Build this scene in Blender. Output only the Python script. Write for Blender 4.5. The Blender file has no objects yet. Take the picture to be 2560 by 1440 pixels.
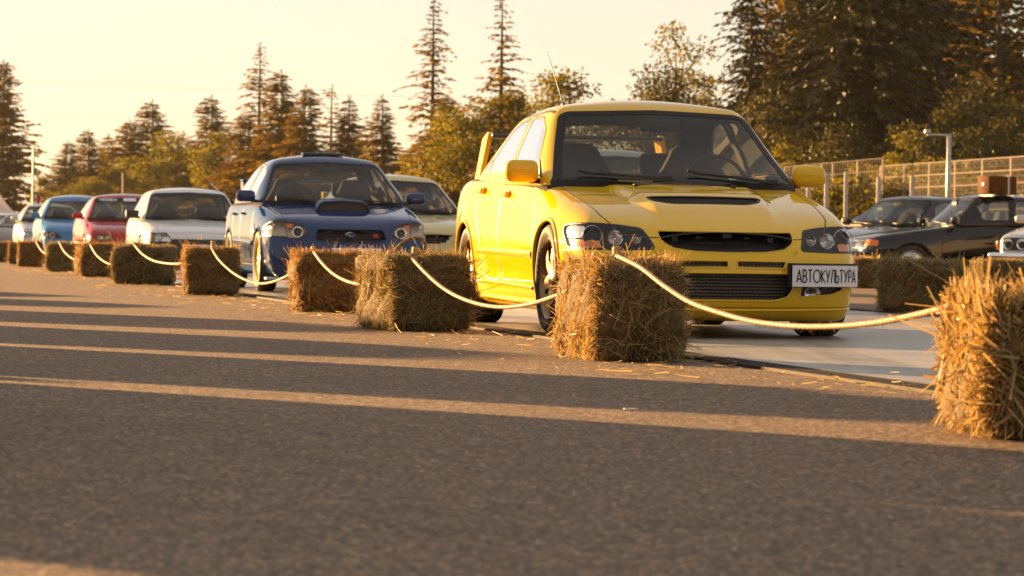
import bpy, bmesh, math, random
import numpy as np
from mathutils import Vector, Matrix, Euler
from mathutils.bvhtree import BVHTree
from mathutils.geometry import delaunay_2d_cdt

random.seed(7)
RNG = np.random.default_rng(11)
SC = bpy.context.scene
COL = SC.collection
PI = math.pi

# ------------------------------------------------------------------ camera
F_PX, CAM_H, PITCH, ROLL = 8300.0, 0.512, 0.0127, 0.0149
cam_data = bpy.data.cameras.new("camera")
cam = bpy.data.objects.new("camera", cam_data)
COL.objects.link(cam)
cam.location = (0, 0, CAM_H)
cam.rotation_euler = (Matrix.Rotation(PI / 2 - PITCH, 3, 'X') @ Matrix.Rotation(ROLL, 3, 'Z')).to_euler()
cam_data.sensor_width = 36.0
cam_data.lens = F_PX / 2560.0 * 36.0
cam_data.clip_start = 0.1
cam_data.clip_end = 4000
cam_data.dof.use_dof = True
cam_data.dof.focus_distance = 16.8
cam_data.dof.aperture_fstop = 9.0
SC.camera = cam

# ------------------------------------------------------------------ world, sun, exposure
SUN_AZ = math.radians(45)      # left of the view direction (+Y)
SUN_EL = math.radians(8.5)
world = bpy.data.worlds.new("World")
SC.world = world
world.use_nodes = True
wn = world.node_tree.nodes
wl = world.node_tree.links
wn.clear()
sky = wn.new("ShaderNodeTexSky")
sky.sky_type = 'NISHITA'
sky.sun_disc = False
sky.sun_elevation = SUN_EL
sky.sun_rotation = -SUN_AZ
sky.altitude = 100
sky.air_density = 1.0
sky.dust_density = 0.4
sky.ozone_density = 1.0
tint = wn.new("ShaderNodeMix")
tint.data_type = 'RGBA'
tint.blend_type = 'MULTIPLY'
tint.inputs[0].default_value = 1.0
tint.inputs[7].default_value = (0.52, 0.475, 0.53, 1)
bg = wn.new("ShaderNodeBackground")
bg.inputs[1].default_value = 0.05
wo = wn.new("ShaderNodeOutputWorld")
wl.new(sky.outputs[0], tint.inputs[6])
veil = wn.new("ShaderNodeMix")          # thin even high cloud over the whole sky
veil.data_type = 'RGBA'
veil.inputs[0].default_value = 0.42
veil.inputs[7].default_value = (4.75, 4.15, 3.5, 1)
wl.new(tint.outputs[2], veil.inputs[6])
wl.new(veil.outputs[2], bg.inputs[0])
wl.new(bg.outputs[0], wo.inputs[0])

sd = bpy.data.lights.new("sun", 'SUN')
sd.energy = 5.0
sd.color = (1.0, 0.57, 0.22)
sd.angle = math.radians(0.75)
sun = bpy.data.objects.new("sun", sd)
COL.objects.link(sun)
SUNV = Vector((-math.sin(SUN_AZ) * math.cos(SUN_EL), math.cos(SUN_AZ) * math.cos(SUN_EL), math.sin(SUN_EL)))
sun.rotation_euler = SUNV.to_track_quat('Z', 'Y').to_euler()

SC.view_settings.view_transform = 'Standard'
SC.view_settings.look = 'None'
SC.view_settings.gamma = 1.0
SC.view_settings.exposure = 2.4
SC.render.engine = 'CYCLES'
SC.cycles.max_bounces = 8
SC.cycles.transparent_max_bounces = 24
SC.cycles.use_denoising = True
SC.cycles.caustics_reflective = False
SC.cycles.caustics_refractive = False

# ------------------------------------------------------------------ pixel -> world helper (layout measuring only)
def ray(px, py):
    u, v = px - 1280.0, py - 720.0
    cr, sr = math.cos(ROLL), math.sin(ROLL)
    u, v = u * cr + v * sr, -u * sr + v * cr
    dx, dz = u / F_PX, -v / F_PX
    c, s = math.cos(PITCH), math.sin(PITCH)
    return (dx, c + dz * s, -s + dz * c)
def at_depth(px, py, D):
    r = ray(px, py)
    return Vector((r[0] * D / r[1], D, CAM_H + r[2] * D / r[1]))
def on_ground(px, py):
    r = ray(px, py)
    t = -CAM_H / r[2]
    return Vector((r[0] * t, r[1] * t, 0.0))

# ------------------------------------------------------------------ materials
def nmat(name):
    m = bpy.data.materials.new(name)
    m.use_nodes = True
    return m, m.node_tree.nodes, m.node_tree.links, m.node_tree.nodes["Principled BSDF"]
MATS = {}
def mat(name, col=(.5, .5, .5), rough=.5, metal=0.0, coat=0.0, spec=.5, noise=0.0, nscale=40.0, bump=0.0, bscale=80.0):
    if name in MATS: return MATS[name]
    m, n, l, p = nmat(name)
    p.inputs['Base Color'].default_value = (*col, 1)
    p.inputs['Roughness'].default_value = rough
    p.inputs['Metallic'].default_value = metal
    p.inputs['Coat Weight'].default_value = coat
    p.inputs['Coat Roughness'].default_value = 0.04
    p.inputs['Specular IOR Level'].default_value = spec
    if noise > 0:
        tc = n.new("ShaderNodeTexCoord")
        t = n.new("ShaderNodeTexNoise"); t.inputs['Scale'].default_value = nscale; t.inputs['Detail'].default_value = 5
        r = n.new("ShaderNodeValToRGB")
        r.color_ramp.elements[0].position = .3; r.color_ramp.elements[1].position = .7
        r.color_ramp.elements[0].color = (*[c * (1 - noise) for c in col], 1)
        r.color_ramp.elements[1].color = (*[min(1, c * (1 + noise)) for c in col], 1)
        l.new(tc.outputs['Object'], t.inputs['Vector']); l.new(t.outputs['Fac'], r.inputs['Fac']); l.new(r.outputs['Color'], p.inputs['Base Color'])
    if bump > 0:
        tc = n.new("ShaderNodeTexCoord")
        t = n.new("ShaderNodeTexNoise"); t.inputs['Scale'].default_value = bscale; t.inputs['Detail'].default_value = 4
        b = n.new("ShaderNodeBump"); b.inputs['Strength'].default_value = bump; b.inputs['Distance'].default_value = .01
        l.new(tc.outputs['Object'], t.inputs['Vector']); l.new(t.outputs['Fac'], b.inputs['Height']); l.new(b.outputs['Normal'], p.inputs['Normal'])
    MATS[name] = m
    return m
def paint(name, col, metal=0.0, rough=.35, dust=.12):
    if name in MATS: return MATS[name]
    m, n, l, p = nmat(name)
    p.inputs['Metallic'].default_value = metal
    p.inputs['Coat Weight'].default_value = 1.0
    p.inputs['Specular IOR Level'].default_value = 0.0
    p.inputs['Coat Roughness'].default_value = 0.03
    tc = n.new("ShaderNodeTexCoord")
    t = n.new("ShaderNodeTexNoise"); t.inputs['Scale'].default_value = 3.0; t.inputs['Detail'].default_value = 8; t.inputs['Roughness'].default_value = .7
    r = n.new("ShaderNodeValToRGB")
    r.color_ramp.elements[0].position = .35; r.color_ramp.elements[1].position = .75
    r.color_ramp.elements[0].color = (*col, 1)
    r.color_ramp.elements[1].color = (*[c * (1 - dust) + .25 * dust * k for c, k in zip(col, (1, .9, .75))], 1)
    l.new(tc.outputs['Object'], t.inputs['Vector']); l.new(t.outputs['Fac'], r.inputs['Fac']); l.new(r.outputs['Color'], p.inputs['Base Color'])
    r2 = n.new("ShaderNodeMapRange"); r2.inputs['To Min'].default_value = rough - .06; r2.inputs['To Max'].default_value = rough + .12
    l.new(t.outputs['Fac'], r2.inputs['Value']); l.new(r2.outputs[0], p.inputs['Roughness'])
    # very fine orange peel
    t2 = n.new("ShaderNodeTexNoise"); t2.inputs['Scale'].default_value = 9.0; t2.inputs['Detail'].default_value = 2
    b = n.new("ShaderNodeBump"); b.inputs['Strength'].default_value = .04; b.inputs['Distance'].default_value = .02
    l.new(tc.outputs['Object'], t2.inputs['Vector']); l.new(t2.outputs['Fac'], b.inputs['Height'])
    l.new(b.outputs['Normal'], p.inputs['Coat Normal'])
    MATS[name] = m
    return m
def glass(name, tintc=(.8, .85, .82), refl=1.0, haze=.06, hazec=(.35, .33, .28)):
    if name in MATS: return MATS[name]
    m, n, l, p = nmat(name)
    n.remove(p)
    out = n["Material Output"]
    tr = n.new("ShaderNodeBsdfTransparent"); tr.inputs[0].default_value = (*tintc, 1)
    gl = n.new("ShaderNodeBsdfGlossy"); gl.inputs['Roughness'].default_value = .02; gl.inputs[0].default_value = (1, 1, 1, 1)
    lw = n.new("ShaderNodeLayerWeight"); lw.inputs[0].default_value = .5
    pw = n.new("ShaderNodeMath"); pw.operation = 'POWER'; pw.inputs[1].default_value = 5; l.new(lw.outputs['Facing'], pw.inputs[0])
    fr = n.new("ShaderNodeMath"); fr.operation = 'MULTIPLY_ADD'; fr.inputs[1].default_value = .92; fr.inputs[2].default_value = .05; l.new(pw.outputs[0], fr.inputs[0])
    mul = n.new("ShaderNodeMath"); mul.operation = 'MULTIPLY'; mul.inputs[1].default_value = refl; mul.use_clamp = True
    df = n.new("ShaderNodeBsdfDiffuse"); df.inputs[0].default_value = (*hazec, 1)
    tc = n.new("ShaderNodeTexCoord")
    t = n.new("ShaderNodeTexNoise"); t.inputs['Scale'].default_value = 5; t.inputs['Detail'].default_value = 6
    hz = n.new("ShaderNodeMath"); hz.operation = 'MULTIPLY'; hz.inputs[1].default_value = haze * 2
    l.new(tc.outputs['Object'], t.inputs['Vector']); l.new(t.outputs['Fac'], hz.inputs[0])
    m1 = n.new("ShaderNodeMixShader"); m2 = n.new("ShaderNodeMixShader")
    l.new(hz.outputs[0], m1.inputs[0]); l.new(tr.outputs[0], m1.inputs[1]); l.new(df.outputs[0], m1.inputs[2])
    l.new(fr.outputs[0], mul.inputs[0]); l.new(mul.outputs[0], m2.inputs[0])
    l.new(m1.outputs[0], m2.inputs[1]); l.new(gl.outputs[0], m2.inputs[2])
    l.new(m2.outputs[0], out.inputs['Surface'])
    MATS[name] = m
    return m
def leafmat(name, c1, c2, transl=.45, tcol=None):
    if name in MATS: return MATS[name]
    m, n, l, p = nmat(name)
    out = n["Material Output"]
    at = n.new("ShaderNodeAttribute"); at.attribute_name = "tone"
    r = n.new("ShaderNodeValToRGB")
    r.color_ramp.elements[0].color = (*c1, 1); r.color_ramp.elements[1].color = (*c2, 1)
    l.new(at.outputs['Fac'], r.inputs['Fac'])
    l.new(r.outputs['Color'], p.inputs['Base Color'])
    p.inputs['Roughness'].default_value = .6
    p.inputs['Specular IOR Level'].default_value = .25
    tl = n.new("ShaderNodeBsdfTranslucent")
    mx = n.new("ShaderNodeMix"); mx.data_type = 'RGBA'; mx.blend_type = 'MULTIPLY'; mx.inputs[0].default_value = 1
    mx.inputs[7].default_value = (*(tcol or (2.2, 1.8, .7)), 1)
    l.new(r.outputs['Color'], mx.inputs[6]); l.new(mx.outputs[2], tl.inputs[0])
    ms = n.new("ShaderNodeMixShader"); ms.inputs[0].default_value = transl
    l.new(p.outputs[0], ms.inputs[1]); l.new(tl.outputs[0], ms.inputs[2]); l.new(ms.outputs[0], out.inputs['Surface'])
    MATS[name] = m
    return m

BLACK = mat("black_plastic", (.012, .012, .012), .45)
TRIM = mat("dark_trim", (.012, .012, .012), .5, spec=.2)
RUBBER = mat("tyre_rubber", (.018, .017, .016), .75, noise=.3, nscale=20)
CHROME = mat("chrome", (.8, .8, .8), .12, metal=1)
SILVER = mat("lamp_reflector", (.75, .74, .72), .2, metal=1)
DARKMET = mat("dark_metal", (.06, .06, .06), .4, metal=.8)
BRONZE = mat("bronze_wheel", (.30, .19, .08), .35, metal=.7)
GOLD = mat("gold_wheel", (.65, .42, .12), .3, metal=.8)
GREYWHEEL = mat("grey_wheel", (.45, .45, .45), .3, metal=.8)
FABRIC = mat("seat_fabric", (.018, .017, .016), .9, noise=.3, nscale=60)
LINING = mat("cabin_lining", (.045, .042, .038), .9)
DASH = mat("dashboard_plastic", (.008, .008, .008), .9, spec=.2)
AMBER = mat("amber_lens", (.85, .22, .02), .2)
WHITEPL = mat("plate_white", (.78, .76, .76), .4)
INK = mat("plate_ink", (.012, .012, .014), .5)
REDP = mat("red_print", (.55, .01, .05), .4)
MESHM = mat("grille_mesh", (.35, .30, .24), .35, metal=.9)
CORE = mat("intercooler_core", (.40, .33, .28), .5, metal=.5)
WGLASS = glass("windscreen_glass", (.78, .82, .76), .8, .006)
SGLASS = glass("side_glass", (.62, .65, .60), 2.6, .012)
LENS = glass("lamp_lens", (.92, .92, .92), .8, .004, (.5, .5, .5))

# ------------------------------------------------------------------ mesh collecting
def link_obj(name, data, parent=None, m=None):
    o = bpy.data.objects.new(name, data)
    COL.objects.link(o)
    if m is not None and data is not None: data.materials.append(m)
    if parent is not None: o.parent = parent
    return o
def mesh_np(name, V, F, smooth=False):
    me = bpy.data.meshes.new(name)
    V = np.asarray(V, dtype=np.float32); F = np.asarray(F, dtype=np.int32)
    k = F.shape[1]
    me.vertices.add(len(V)); me.vertices.foreach_set("co", V.ravel())
    me.loops.add(F.size); me.loops.foreach_set("vertex_index", F.ravel())
    me.polygons.add(len(F))
    me.polygons.foreach_set("loop_start", np.arange(0, F.size, k, dtype=np.int32))
    me.polygons.foreach_set("loop_total", np.full(len(F), k, dtype=np.int32))
    me.polygons.foreach_set("use_smooth", np.full(len(F), smooth, dtype=bool))
    me.update(calc_edges=True)
    return me
class MB:
    def __init__(s): s.v = []; s.f = []
    def add(s, V, F):
        b = len(s.v)
        s.v += [tuple(map(float, p)) for p in V]
        s.f += [tuple(int(i) + b for i in q) for q in F]
        return s
    def box(s, c, d, R=None, taper=1.0):
        x, y, z = d[0] / 2, d[1] / 2, d[2] / 2
        P = []
        for dz in (-1, 1):
            k = 1.0 if dz < 0 else taper
            for dx, dy in ((-1, -1), (1, -1), (1, 1), (-1, 1)):
                p = Vector((dx * x * k, dy * y * k, dz * z))
                if R is not None: p = R @ p
                P.append(p + Vector(c))
        return s.add(P, [(3, 2, 1, 0), (4, 5, 6, 7), (0, 1, 5, 4), (1, 2, 6, 5), (2, 3, 7, 6), (3, 0, 4, 7)])
    def rbox(s, c, d, r=.02, seg=3, R=None):
        bm = bmesh.new()
        bmesh.ops.create_cube(bm, size=1)
        for v in bm.verts: v.co = Vector((v.co.x * d[0], v.co.y * d[1], v.co.z * d[2]))
        bmesh.ops.bevel(bm, geom=bm.edges[:] + bm.verts[:], offset=min(r, min(d) * .49), segments=seg, profile=.5, affect='EDGES')
        bm.verts.index_update()
        V = [((R @ v.co) if R is not None else v.co) + Vector(c) for v in bm.verts]
        F = [[v.index for v in f.verts] for f in bm.faces]
        bm.free()
        return s.add(V, F)
    def tube(s, pts, r, n=8, cap=True):
        pts = [Vector(p) for p in pts]
        m = len(pts); V = []; F = []
        up = Vector((0, 0, 1))
        for i, p in enumerate(pts):
            t = (pts[min(i + 1, m - 1)] - pts[max(i - 1, 0)]).normalized()
            a = t.cross(up)
            if a.length < .05: a = t.cross(Vector((1, 0, 0)))
            a.normalize(); b = a.cross(t)
            rr = r[i] if isinstance(r, (list, tuple)) else r
            for k in range(n):
                th = 2 * PI * k / n
                V.append(p + (a * math.cos(th) + b * math.sin(th)) * rr)
        for i in range(m - 1):
            for k in range(n):
                k2 = (k + 1) % n
                F.append((i * n + k, i * n + k2, (i + 1) * n + k2, (i + 1) * n + k))
        if cap:
            F.append(tuple(range(n - 1, -1, -1))); F.append(tuple((m - 1) * n + k for k in range(n)))
        return s.add(V, F)
    def lathe(s, prof, n=32, c=(0, 0, 0), axis='x', closed=False):
        V = []; F = []; m = len(prof)
        for k in range(n):
            th = 2 * PI * k / n
            for (h, r) in prof:
                if axis == 'x': p = (h, r * math.cos(th), r * math.sin(th))
                elif axis == 'y': p = (r * math.cos(th), h, r * math.sin(th))
                else: p = (r * math.cos(th), r * math.sin(th), h)
                V.append((p[0] + c[0], p[1] + c[1], p[2] + c[2]))
        for k in range(n):
            k2 = (k + 1) % n
            for i in range(m - 1 if not closed else m):
                i2 = (i + 1) % m
                F.append((k * m + i, k * m + i2, k2 * m + i2, k2 * m + i))
        return s.add(V, F)
    def ball(s, c, r, n=14, sc=(1, 1, 1)):
        V = []; F = []; h = n // 2
        for i in range(h + 1):
            a = PI * i / h
            for k in range(n):
                t = 2 * PI * k / n
                V.append((c[0] + r * sc[0] * math.sin(a) * math.cos(t), c[1] + r * sc[1] * math.sin(a) * math.sin(t), c[2] + r * sc[2] * math.cos(a)))
        for i in range(h):
            for k in range(n):
                k2 = (k + 1) % n
                F.append((i * n + k, (i + 1) * n + k, (i + 1) * n + k2, i * n + k2))
        return s.add(V, F)
    def build(s, name, m, parent=None, smooth=False, auto=None):
        me = bpy.data.meshes.new(name)
        me.from_pydata(s.v, [], s.f)
        me.update()
        if smooth:
            me.polygons.foreach_set("use_smooth", np.ones(len(me.polygons), dtype=bool))
            if auto: me.set_sharp_from_angle(angle=math.radians(auto))
        return link_obj(name, me, parent, m)

def tag(o, label=None, cat=None, group=None, kind=None):
    if label: o['label'] = label
    if cat: o['category'] = cat
    if group: o['group'] = group
    if kind: o['kind'] = kind
    return o
def empty(name, loc=(0, 0, 0), rz=0.0):
    o = bpy.data.objects.new(name, None)
    COL.objects.link(o)
    o.location = loc; o.rotation_euler = (0, 0, rz); o.empty_display_size = .2
    return o
def kids(o): return [c for c in o.children]
def copy_tree(o, parent=None):
    c = o.copy(); COL.objects.link(c)
    if parent is not None: c.parent = parent
    for ch in kids(o): copy_tree(ch, c)
    return c
# ------------------------------------------------------------------ ground
def sheet(name, pts, z, m, kind='structure'):
    me = bpy.data.meshes.new(name)
    me.from_pydata([(p[0], p[1], z) for p in pts], [], [tuple(range(len(pts)))])
    me.update()
    return tag(link_obj(name, me, None, m), kind=kind)
ROWD = Vector((-.205, .9788, 0)); ROWN = Vector((.9788, .205, 0))
def asphalt():
    m, n, l, p = nmat("asphalt")
    tc = n.new("ShaderNodeTexCoord")
    def noise(s, d=6, r=.6):
        t = n.new("ShaderNodeTexNoise"); t.inputs['Scale'].default_value = s; t.inputs['Detail'].default_value = d; t.inputs['Roughness'].default_value = r
        l.new(tc.outputs['Object'], t.inputs['Vector']); return t
    vo = n.new("ShaderNodeTexVoronoi"); vo.inputs['Scale'].default_value = 95; l.new(tc.outputs['Object'], vo.inputs['Vector'])
    vr = n.new("ShaderNodeValToRGB")   # per-stone tone
    e = vr.color_ramp.elements; e[0].position = 0; e[0].color = (.022, .014, .008, 1); e[1].position = 1; e[1].color = (.62, .44, .28, 1)
    k = e.new(.6); k.color = (.175, .110, .057, 1); k = e.new(.88); k.color = (.29, .19, .105, 1)
    sep = n.new("ShaderNodeSeparateColor"); l.new(vo.outputs['Color'], sep.inputs[0]); l.new(sep.outputs[0], vr.inputs['Fac'])
    big = noise(.35, 5); mid = noise(4, 6)
    mx = n.new("ShaderNodeMix"); mx.data_type = 'RGBA'; mx.blend_type = 'MULTIPLY'; mx.inputs[0].default_value = 1
    r2 = n.new("ShaderNodeValToRGB"); r2.color_ramp.elements[0].position = .3; r2.color_ramp.elements[0].color = (.62, .60, .58, 1); r2.color_ramp.elements[1].position = .7; r2.color_ramp.elements[1].color = (1.15, 1.13, 1.1, 1)
    ad = n.new("ShaderNodeMath"); ad.operation = 'ADD'; hv = n.new("ShaderNodeMath"); hv.operation = 'MULTIPLY'; hv.inputs[1].default_value = .5
    l.new(big.outputs['Fac'], ad.inputs[0]); l.new(mid.outputs['Fac'], ad.inputs[1]); l.new(ad.outputs[0], hv.inputs[0]); l.new(hv.outputs[0], r2.inputs['Fac'])
    l.new(vr.outputs['Color'], mx.inputs[6]); l.new(r2.outputs['Color'], mx.inputs[7]); l.new(mx.outputs[2], p.inputs['Base Color'])
    p.inputs['Roughness'].default_value = .72
    p.inputs['Specular IOR Level'].default_value = .35
    b = n.new("ShaderNodeBump"); b.inputs['Strength'].default_value = .8; b.inputs['Distance'].default_value = .008
    fine = noise(160, 3)
    s_ = n.new("ShaderNodeMath"); s_.operation = 'ADD'; l.new(sep.outputs[1], s_.inputs[0]); l.new(fine.outputs['Fac'], s_.inputs[1])
    l.new(s_.outputs[0], b.inputs['Height']); l.new(b.outputs['Normal'], p.inputs['Normal'])
    return m
ASPH = asphalt()
def concrete():
    m, n, l, p = nmat("smooth_concrete")
    tc = n.new("ShaderNodeTexCoord")
    t = n.new("ShaderNodeTexNoise"); t.inputs['Scale'].default_value = 1.3; t.inputs['Detail'].default_value = 9; t.inputs['Roughness'].default_value = .65
    l.new(tc.outputs['Object'], t.inputs['Vector'])
    r = n.new("ShaderNodeValToRGB"); r.color_ramp.elements[0].position = .3; r.color_ramp.elements[0].color = (.22, .20, .165, 1); r.color_ramp.elements[1].position = .72; r.color_ramp.elements[1].color = (.38, .345, .29, 1)
    l.new(t.outputs['Fac'], r.inputs['Fac'])
    # tyre marks and dust drawn out along the row
    mp = n.new("ShaderNodeMapping"); mp.inputs['Rotation'].default_value = (0, 0, -.206); mp.inputs['Scale'].default_value = (2.6, .12, 1)
    l.new(tc.outputs['Object'], mp.inputs['Vector'])
    t3 = n.new("ShaderNodeTexNoise"); t3.inputs['Scale'].default_value = 1.6; t3.inputs['Detail'].default_value = 6; l.new(mp.outputs[0], t3.inputs['Vector'])
    r3 = n.new("ShaderNodeValToRGB"); r3.color_ramp.elements[0].position = .36; r3.color_ramp.elements[0].color = (.62, .60, .57, 1); r3.color_ramp.elements[1].position = .52; r3.color_ramp.elements[1].color = (1, 1, 1, 1)
    l.new(t3.outputs['Fac'], r3.inputs['Fac'])
    m3 = n.new("ShaderNodeMix"); m3.data_type = 'RGBA'; m3.blend_type = 'MULTIPLY'; m3.inputs[0].default_value = 1
    l.new(r.outputs['Color'], m3.inputs[6]); l.new(r3.outputs['Color'], m3.inputs[7]); l.new(m3.outputs[2], p.inputs['Base Color'])
    p.inputs['Roughness'].default_value = .42
    p.inputs['Specular IOR Level'].default_value = .4
    b = n.new("ShaderNodeBump"); b.inputs['Strength'].default_value = .15; b.inputs['Distance'].default_value = .003
    t2 = n.new("ShaderNodeTexNoise"); t2.inputs['Scale'].default_value = 60; t2.inputs['Detail'].default_value = 4
    l.new(tc.outputs['Object'], t2.inputs['Vector']); l.new(t2.outputs['Fac'], b.inputs['Height']); l.new(b.outputs['Normal'], p.inputs['Normal'])
    return m
CONC = concrete()
GRASSG = mat("dry_verge", (.07, .065, .02), .95, noise=.5, nscale=.4)
sheet("ground", [(-900, -60), (900, -60), (900, 1500), (-900, 1500)], -.012, GRASSG)
sheet("asphalt", [(-90, -30), (70, -30), (70, 105), (-90, 105)], 0.0, ASPH)
P0 = Vector((0.02, 19.6, 0))
def rowpt(s, n): return P0 + ROWD * s + ROWN * n
sheet("concrete_pad", [tuple(rowpt(a, b))[:2] for a, b in ((-18, .09), (-18, 4.61), (75, 4.62), (75, .07))], .004, CONC)
# slotted drainage channels along both edges of the pad: a steel frame and short grating bars
IRON = mat("channel_iron", (.030, .022, .017), .8, noise=.5, nscale=12, spec=.2)
def channel(n0, label):
    r = empty("drain_channel", tuple(rowpt(0, n0)), math.atan2(ROWD.y, ROWD.x))
    tag(r, label, "drain channel", "drain channels beside the concrete strip")
    f = MB()
    for d in (-.085, .085): f.box((25, d, .006), (78, .012, .014))
    f.box((25, 0, .0035), (78, .16, .004)); f.build("frame", IRON, r)
    me = MB().box((0, 0, .0085), (.020, .155, .007)).build("grating_bar", IRON, r)
    me.location = (-10.0, 0, 0)
    allb = MB()
    for i in range(1, 290):
        c = me.copy(); COL.objects.link(c); c.location = (-10.0 + i * .036, 0, 0)
    for i in range(290, 1900): allb.box((-10.0 + i * .036, 0, .009), (.020, .155, .007))
    tag(allb.build("grating_run", IRON, r), kind="stuff")
    return r
channel(0.0, "iron slotted drain along the asphalt edge of the concrete, nearest the bales")
channel(4.70, "iron slotted drain on the far edge of concrete, behind the yellow car")
# ================================================================== CAR BUILDING
def lattice(nx, ny, nz, pos):
    idx = {}; V = []; Q = []
    def vi(i, j, k):
        if (i, j, k) not in idx:
            idx[(i, j, k)] = len(V); V.append(pos(i, j, k))
        return idx[(i, j, k)]
    for i in range(nx):
        for k in range(nz):
            Q.append((vi(i, 0, k), vi(i + 1, 0, k), vi(i + 1, 0, k + 1), vi(i, 0, k + 1)))
            Q.append((vi(i, ny, k), vi(i, ny, k + 1), vi(i + 1, ny, k + 1), vi(i + 1, ny, k)))
        for j in range(ny):
            Q.append((vi(i, j, nz), vi(i + 1, j, nz), vi(i + 1, j + 1, nz), vi(i, j + 1, nz)))
            Q.append((vi(i, j, 0), vi(i, j + 1, 0), vi(i + 1, j + 1, 0), vi(i + 1, j, 0)))
    for j in range(ny):
        for k in range(nz):
            Q.append((vi(0, j, k), vi(0, j, k + 1), vi(0, j + 1, k + 1), vi(0, j + 1, k)))
            Q.append((vi(nx, j, k), vi(nx, j + 1, k), vi(nx, j + 1, k + 1), vi(nx, j, k + 1)))
    return np.array(V, float), np.array(Q, int)
def subsurf(V, Q, level):
    me = bpy.data.meshes.new("tmp"); me.from_pydata([tuple(v) for v in V], [], [tuple(map(int, q)) for q in Q]); me.update()
    o = bpy.data.objects.new("tmp", me); COL.objects.link(o)
    md = o.modifiers.new("s", 'SUBSURF'); md.levels = level; md.render_levels = level
    dg = bpy.context.evaluated_depsgraph_get(); dg.update()
    ev = o.evaluated_get(dg); m2 = ev.to_mesh()
    n = len(m2.vertices); V2 = np.empty(n * 3, np.float32); m2.vertices.foreach_get("co", V2)
    q = np.empty(len(m2.loops), np.int32); m2.loops.foreach_get("vertex_index", q)
    ev.to_mesh_clear()
    bpy.data.objects.remove(o); bpy.data.meshes.remove(me)
    return V2.reshape(-1, 3).astype(float), q.reshape(-1, 4)
def inpoly(P, poly):
    x, y = P[:, 0], P[:, 1]; r = np.zeros(len(P), bool); n = len(poly); j = n - 1
    for i in range(n):
        xi, yi = poly[i]; xj, yj = poly[j]
        c = ((yi > y) != (yj > y)) & (x < (xj - xi) * (y - yi) / ((yj - yi) + 1e-12) + xi)
        r ^= c; j = i
    return r
def rounded(poly, r=.02, n=4):
    """round the corners of a closed 2D polygon"""
    out = []; m = len(poly)
    for i in range(m):
        p0 = np.array(poly[i - 1], float); p = np.array(poly[i], float); p1 = np.array(poly[(i + 1) % m], float)
        a = p0 - p; b = p1 - p; la = np.linalg.norm(a); lb = np.linalg.norm(b)
        d = min(r, la * .45, lb * .45)
        A = p + a / la * d; B = p + b / lb * d
        for t in np.linspace(0, 1, n + 1): out.append(tuple((1 - t) ** 2 * A + 2 * t * (1 - t) * p + t * t * B))
    return out
def resample(pts, ds, closed):
    P = [np.array(p, float) for p in pts]
    if closed: P.append(P[0])
    out = []
    for a, b in zip(P[:-1], P[1:]):
        n = max(1, int(math.ceil(np.linalg.norm(b - a) / ds)))
        for t in range(n): out.append(a + (b - a) * t / n)
    if not closed: out.append(P[-1])
    return out
AX = {'front': ((0, 2), 1, -1), 'rear': ((0, 2), 1, 1), 'left': ((1, 2), 0, -1), 'right': ((1, 2), 0, 1), 'top': ((0, 1), 2, 1)}
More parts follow.
